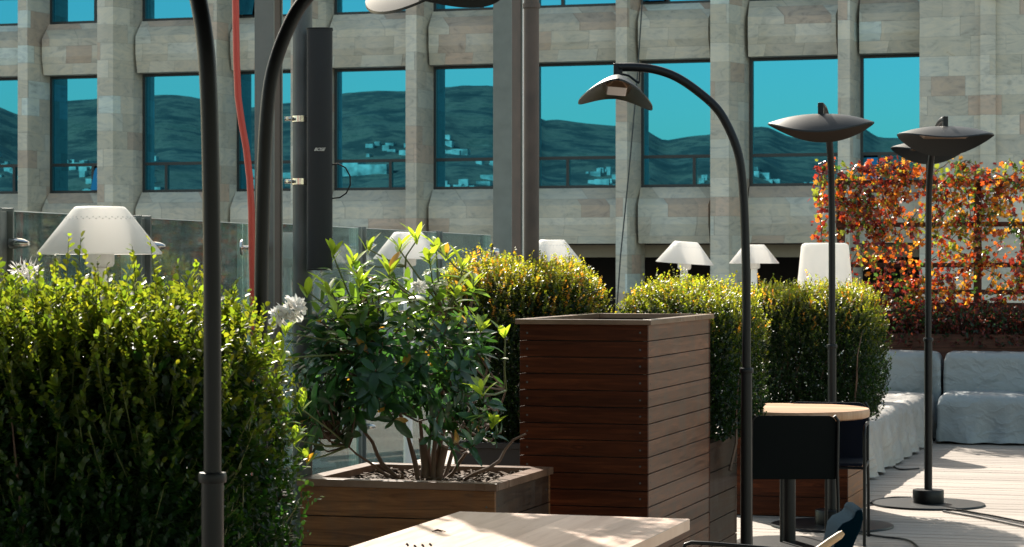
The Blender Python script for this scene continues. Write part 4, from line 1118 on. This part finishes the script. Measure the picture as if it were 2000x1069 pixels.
cover('back_cover', s1, -2.41,-.55,21.2,21.5,.02,.775, M['cover'], amp=.018, seed=9, fold=.015)
cover('back_cover', s1, -.53,1.3,21.2,21.5,.02,.775, M['cover'], amp=.018, seed=12, fold=.015)
cover('back_cover', s1, -3.9,-2.44,21.2,21.5,.02,.775, M['cover'], amp=.018, seed=15, fold=.015)
s2 = thing('covered_sofa', 'sofa under a pale crumpled cover running forward from the corner behind the rear hedge', 'sofa', (-2.85,18,0), 'sofas under cloth covers')
cover('seat_cover', s2, -3.3,-2.46,15.45,21.1,.02,.42, M['coverw'], amp=.032, seed=21, fold=.06)

# ------------------------------------------------------------------ trellis with vine
tr = thing('vine_trellis', 'brown timber trellis frame covered by the autumn vine, behind the sofas', 'trellis', (-1.3,22.1,0))
TX0, TX1, TY = -3.52, 1.9, 22.15
tm = MB()
for i, x in enumerate((-3.48,-2.2,-.92,.36,1.64)): MB().box(x-.035,x+.035,TY-.03,TY+.03,.0,2.36).build('post', M['trellis'], tr, bevel=.003)
for z in (2.33,1.93,1.55,1.30): MB().box(TX0,TX1,TY-.058,TY-.032,z-.022,z+.022).build('rail', M['trellis'], tr)
MB().box(TX0,TX1,TY-.07,TY-.04,1.07,1.20).build('rail', M['trellis'], tr)
tg = thing('trough_planter', 'long dark timber trough at the foot of the vine trellis', 'planter', (-1.3,21.9,0))
b_ = MB()
for k in range(7): b_.box(TX0+.1,TX1,21.70,21.72,.01+k*.13,.01+k*.13+.125)
b_.build('front_boards', M['trellis'], tg); MB().box(TX0+.1,TX1,21.722,22.05,.01,.87).build('trough_body', M['soil'], tg); MB().box(TX0+.1,TX1,22.052,22.075,.01,1.08).build('back_board', M['trellis'], tg)
def vine():
    t = thing('autumn_vine', 'climbing vine with red, orange and green autumn leaves on the trellis', 'climbing plant', (-1.3,22.1,.9))
    us = [(0,0,0),(.25,-.38,.06),(.5,-.22,.02),(.72,-.50,.03),(.85,-.16,0),(1.12,0,-.1),(.85,.16,0),(.72,.50,.03),(.5,.22,.02),(.25,.38,.06)]
    V = np.array(us); F = [(0,1,2,3,4,5),(0,5,6,7,8,9)]
    # clumped strands
    pos = []; key = []
    strands = []
    for i in range(400):
        x = random.uniform(TX0-.05,TX1); z = random.uniform(.9,2.3) if random.random() < .70 else random.uniform(2.2,2.42)
        q = Vector((x, TY-.09+random.uniform(-.04,.06), z)); d = Vector((random.gauss(0,.6),random.gauss(0,.15),random.choice((-1,-1,.6)))).normalized(); pts = [q.copy()]
        hue = random.random()
        for s_ in range(random.randint(5,12)):
            d = (d+Vector((random.gauss(0,.35),-(q.y-(TY-.1))*1.5+random.gauss(0,.1),random.gauss(-.05,.2)))).normalized(); q = q+d*.065
            if q.z > 2.5: d.z = -abs(d.z)
            if q.x < TX0-.12: q.x = TX0-.12
            pts.append(q.copy())
        strands.append(pts)
        for p_ in pts:
            for r_ in range(5):
                pos.append(p_+Vector((random.gauss(0,.035),random.gauss(0,.04),random.gauss(0,.035)))); key.append(hue)
    pos = np.array([tuple(p_) for p_ in pos]); key = np.array(key); n = len(pos)
    pal = np.array([[.22,.022,.018],[.36,.08,.015],[.42,.20,.03],[.16,.19,.035],[.11,.012,.016],[.30,.045,.015],[.04,.09,.025],[.42,.14,.02]])
    wt = np.array([.16,.12,.13,.18,.15,.10,.11,.05])
    ci = rng.choice(8, n, p=wt); ci2 = (np.floor(key*8)).astype(int) % 8
    use = rng.uniform(0,1,n) < .5; ci[use] = ci2[use]
    col = pal[ci]*rng.uniform(.6,1.25,(n,1))
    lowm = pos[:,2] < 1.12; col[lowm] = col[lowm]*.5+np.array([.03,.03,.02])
    D = unit(rng.normal(0,1,(n,3))+np.array([0,-.2,-.7])); Nn = unit(rng.normal(0,.7,(n,3))+np.array([0,-.8,.5]))
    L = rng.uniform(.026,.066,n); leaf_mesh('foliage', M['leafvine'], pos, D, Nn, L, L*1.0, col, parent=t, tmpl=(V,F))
    m = MB()
    for pts in strands: m.tube(pts, [.005]*len(pts), 4, cap=False)
    m.build('stems', M['branch'], t)
    # dark ground shrubs in the trough
    n = 9000; pos = np.stack([rng.uniform(TX0+.05,TX1,n), rng.uniform(21.62,22.0,n), .80+rng.uniform(0,.36,n)], 1)
    col = np.where(rng.uniform(0,1,(n,1)) < .6, np.array([[.07,.018,.02]]), np.array([[.015,.035,.02]]))*rng.uniform(.5,1.5,(n,1))
    t2 = thing('dark_shrubs', 'low dark purple and green shrubs in the trough below the vine', 'shrub', (-1.3,21.8,.85)); t2['kind'] = 'stuff'
    L = rng.uniform(.03,.06,n); leaf_mesh('foliage', M['leafbox'], pos, unit(rng.normal(0,1,(n,3))+np.array([0,0,.6])), unit(rng.normal(0,1,(n,3))), L, L*.5, col, parent=t2)
vine()

# ------------------------------------------------------------------ cables on the deck
def cable(label, pts, r=.006):
    w = []
    for (a, b) in pts:
        zc = FPX*EYE/(b-HZ); w.append(W(a, zc, r+.0015))
    sm = []
    for i in range(len(w)-1):
        p0_, p1_, p2_, p3_ = w[max(i-1,0)], w[i], w[i+1], w[min(i+2,len(w)-1)]
        for u in (0,.25,.5,.75):
            sm.append(.5*((2*p1_)+(p2_-p0_)*u+(2*p0_-5*p1_+4*p2_-p3_)*u*u+(3*p1_-p0_-3*p2_+p3_)*u**3))
    sm.append(w[-1])
    tag(MB().tube(sm, r, 8).build('power_cable', M['black'], smooth=True, org=w[0]), label, 'cable')
cable('black cable running right from the open deck heater, nearer of the pair', [(1842,1001),(1870,1006),(1905,1012),(1950,1021),(2010,1034),(2100,1052)])
cable('black cable running right from the open deck heater, farther of the pair', [(1846,997),(1880,1000),(1915,1006),(1960,1014),(2010,1024),(2100,1040)])
cable('black cable lying around the rim of the heater base plate', [(1690,990),(1712,979),(1745,974),(1780,974)])
cable('black cable bottom right, crossing the shaded deck below the chairs', [(1560,1030),(1640,1038),(1695,1047),(1730,1052),(1765,1056),(1785,1064),(1800,1080)])
cable('short black cable end beside the pale covered sofa', [(1745,912),(1752,917),(1765,919),(1795,917)])

# unseen basket added above the frame to cast the leafy shadow on the front table
hb = thing('shadow_basket', 'unseen leafy basket and bracket added to shadow the front table, above the top edge of the picture', 'shadow caster', W(700,10.0,2.78))
bp0 = W(541,10.22,3.62); bp1 = bp0+dirx*.75-diry*.15; c0 = W(690,10.0,2.86)
MB().bar(bp0, c0+Vector((0,0,.76)), .03, .03).build('bracket', M['black'], hb); MB().tube([c0+Vector((0,0,.75)), c0], .006, 6).build('chain', M['chrome'], hb)
MB().lathe([(0,-.10),(.09,-.09),(.15,-.03),(.17,.03),(.16,.03),(0,.0)], c=c0, n=28).build('bowl', M['black'], hb, smooth=True)
n = 420; th_ = rng.uniform(0,6.283,n); rr_ = rng.uniform(.05,.42,n); pos = np.stack([c0.x+np.cos(th_)*rr_, c0.y+np.sin(th_)*rr_*.8, c0.z+.12-rr_**2*.9+rng.uniform(-.06,.16,n)],1)
pos = pos[pos[:,2] > 2.74]; n = len(pos)
L = rng.uniform(.05,.10,n); leaf_mesh('foliage', M['leafrho'], pos, unit(rng.normal(0,1,(n,3))), unit(rng.normal(0,.5,(n,3))+np.array([0,0,1.])), L, L*.4, np.tile(np.array([[.04,.10,.03]]),(n,1)), parent=hb)
cn = thing('added_shade_canopy', 'unseen dark canopy on slim posts, added to deepen shade at the near end of the terrace, above the viewer', 'canopy', (0,2,0))  # unseen canopy added to cut sky light on the near planters and hedges
MB().profx([(-6,3.25),(6.75,2.98),(6.75,3.0),(-6,3.27)], -5.2, 5.5).build('roof_sheet', M['mesh'], cn)
for (x, y) in ((-5.1,6.6),(5.4,6.6),(-5.1,-5.8),(5.4,-5.8)): MB().box(x-.04,x+.04,y-.04,y+.04,.002,2.96).build('post', M['black'], cn)
# ------------------------------------------------------------------ light, sky, camera
SUN_EL = 36.0
sv = Vector((-.575, .818, 0)).normalized()*math.cos(R(SUN_EL)) + Vector((0,0,math.sin(R(SUN_EL))))
ld = bpy.data.lights.new('sun', 'SUN'); ld.energy = 4.9; ld.angle = R(.53); ld.color = (1.0,.93,.82)
lo = bpy.data.objects.new('sun', ld); COL.objects.link(lo); lo.rotation_euler = sv.to_track_quat('Z','Y').to_euler(); lo.location = (-20,30,30)
w = bpy.data.worlds.new('World'); SC.world = w; w.use_nodes = True; t = w.node_tree; bg = t.nodes['Background']
sk = t.nodes.new('ShaderNodeTexSky'); sk.sky_type = 'NISHITA'; sk.sun_disc = False; sk.sun_elevation = R(SUN_EL)
sk.sun_rotation = math.atan2(sv.x, sv.y); sk.altitude = 300; sk.air_density = 1.0; sk.dust_density = 1.6; sk.ozone_density = .4
t.links.new(mixc(t,'MULTIPLY',1.0,sk.outputs[0],(1.09,1.02,.80)), bg.inputs[0]); bg.inputs[1].default_value = .15
cam = bpy.data.cameras.new('camera'); co = bpy.data.objects.new('camera', cam); COL.objects.link(co); SC.camera = co
cam.sensor_width = 36; cam.lens = 36*FPX/2000; cam.shift_y = -(534.5-HZ)/2000; cam.clip_end = 9000; cam.clip_start = .1
co.location = (0,0,EYE); co.rotation_euler = (R(90),0,YAW)
cam.dof.use_dof = True; cam.dof.focus_distance = 10.3; cam.dof.aperture_fstop = 16.0
vs_ = SC.view_settings; vs_.view_transform = 'Standard'; vs_.look = 'None'; vs_.gamma = 1; vs_.exposure = 1.1
SC.render.engine = 'CYCLES'
SC.cycles.max_bounces = 8; SC.cycles.transparent_max_bounces = 12; SC.cycles.sample_clamp_indirect = 6
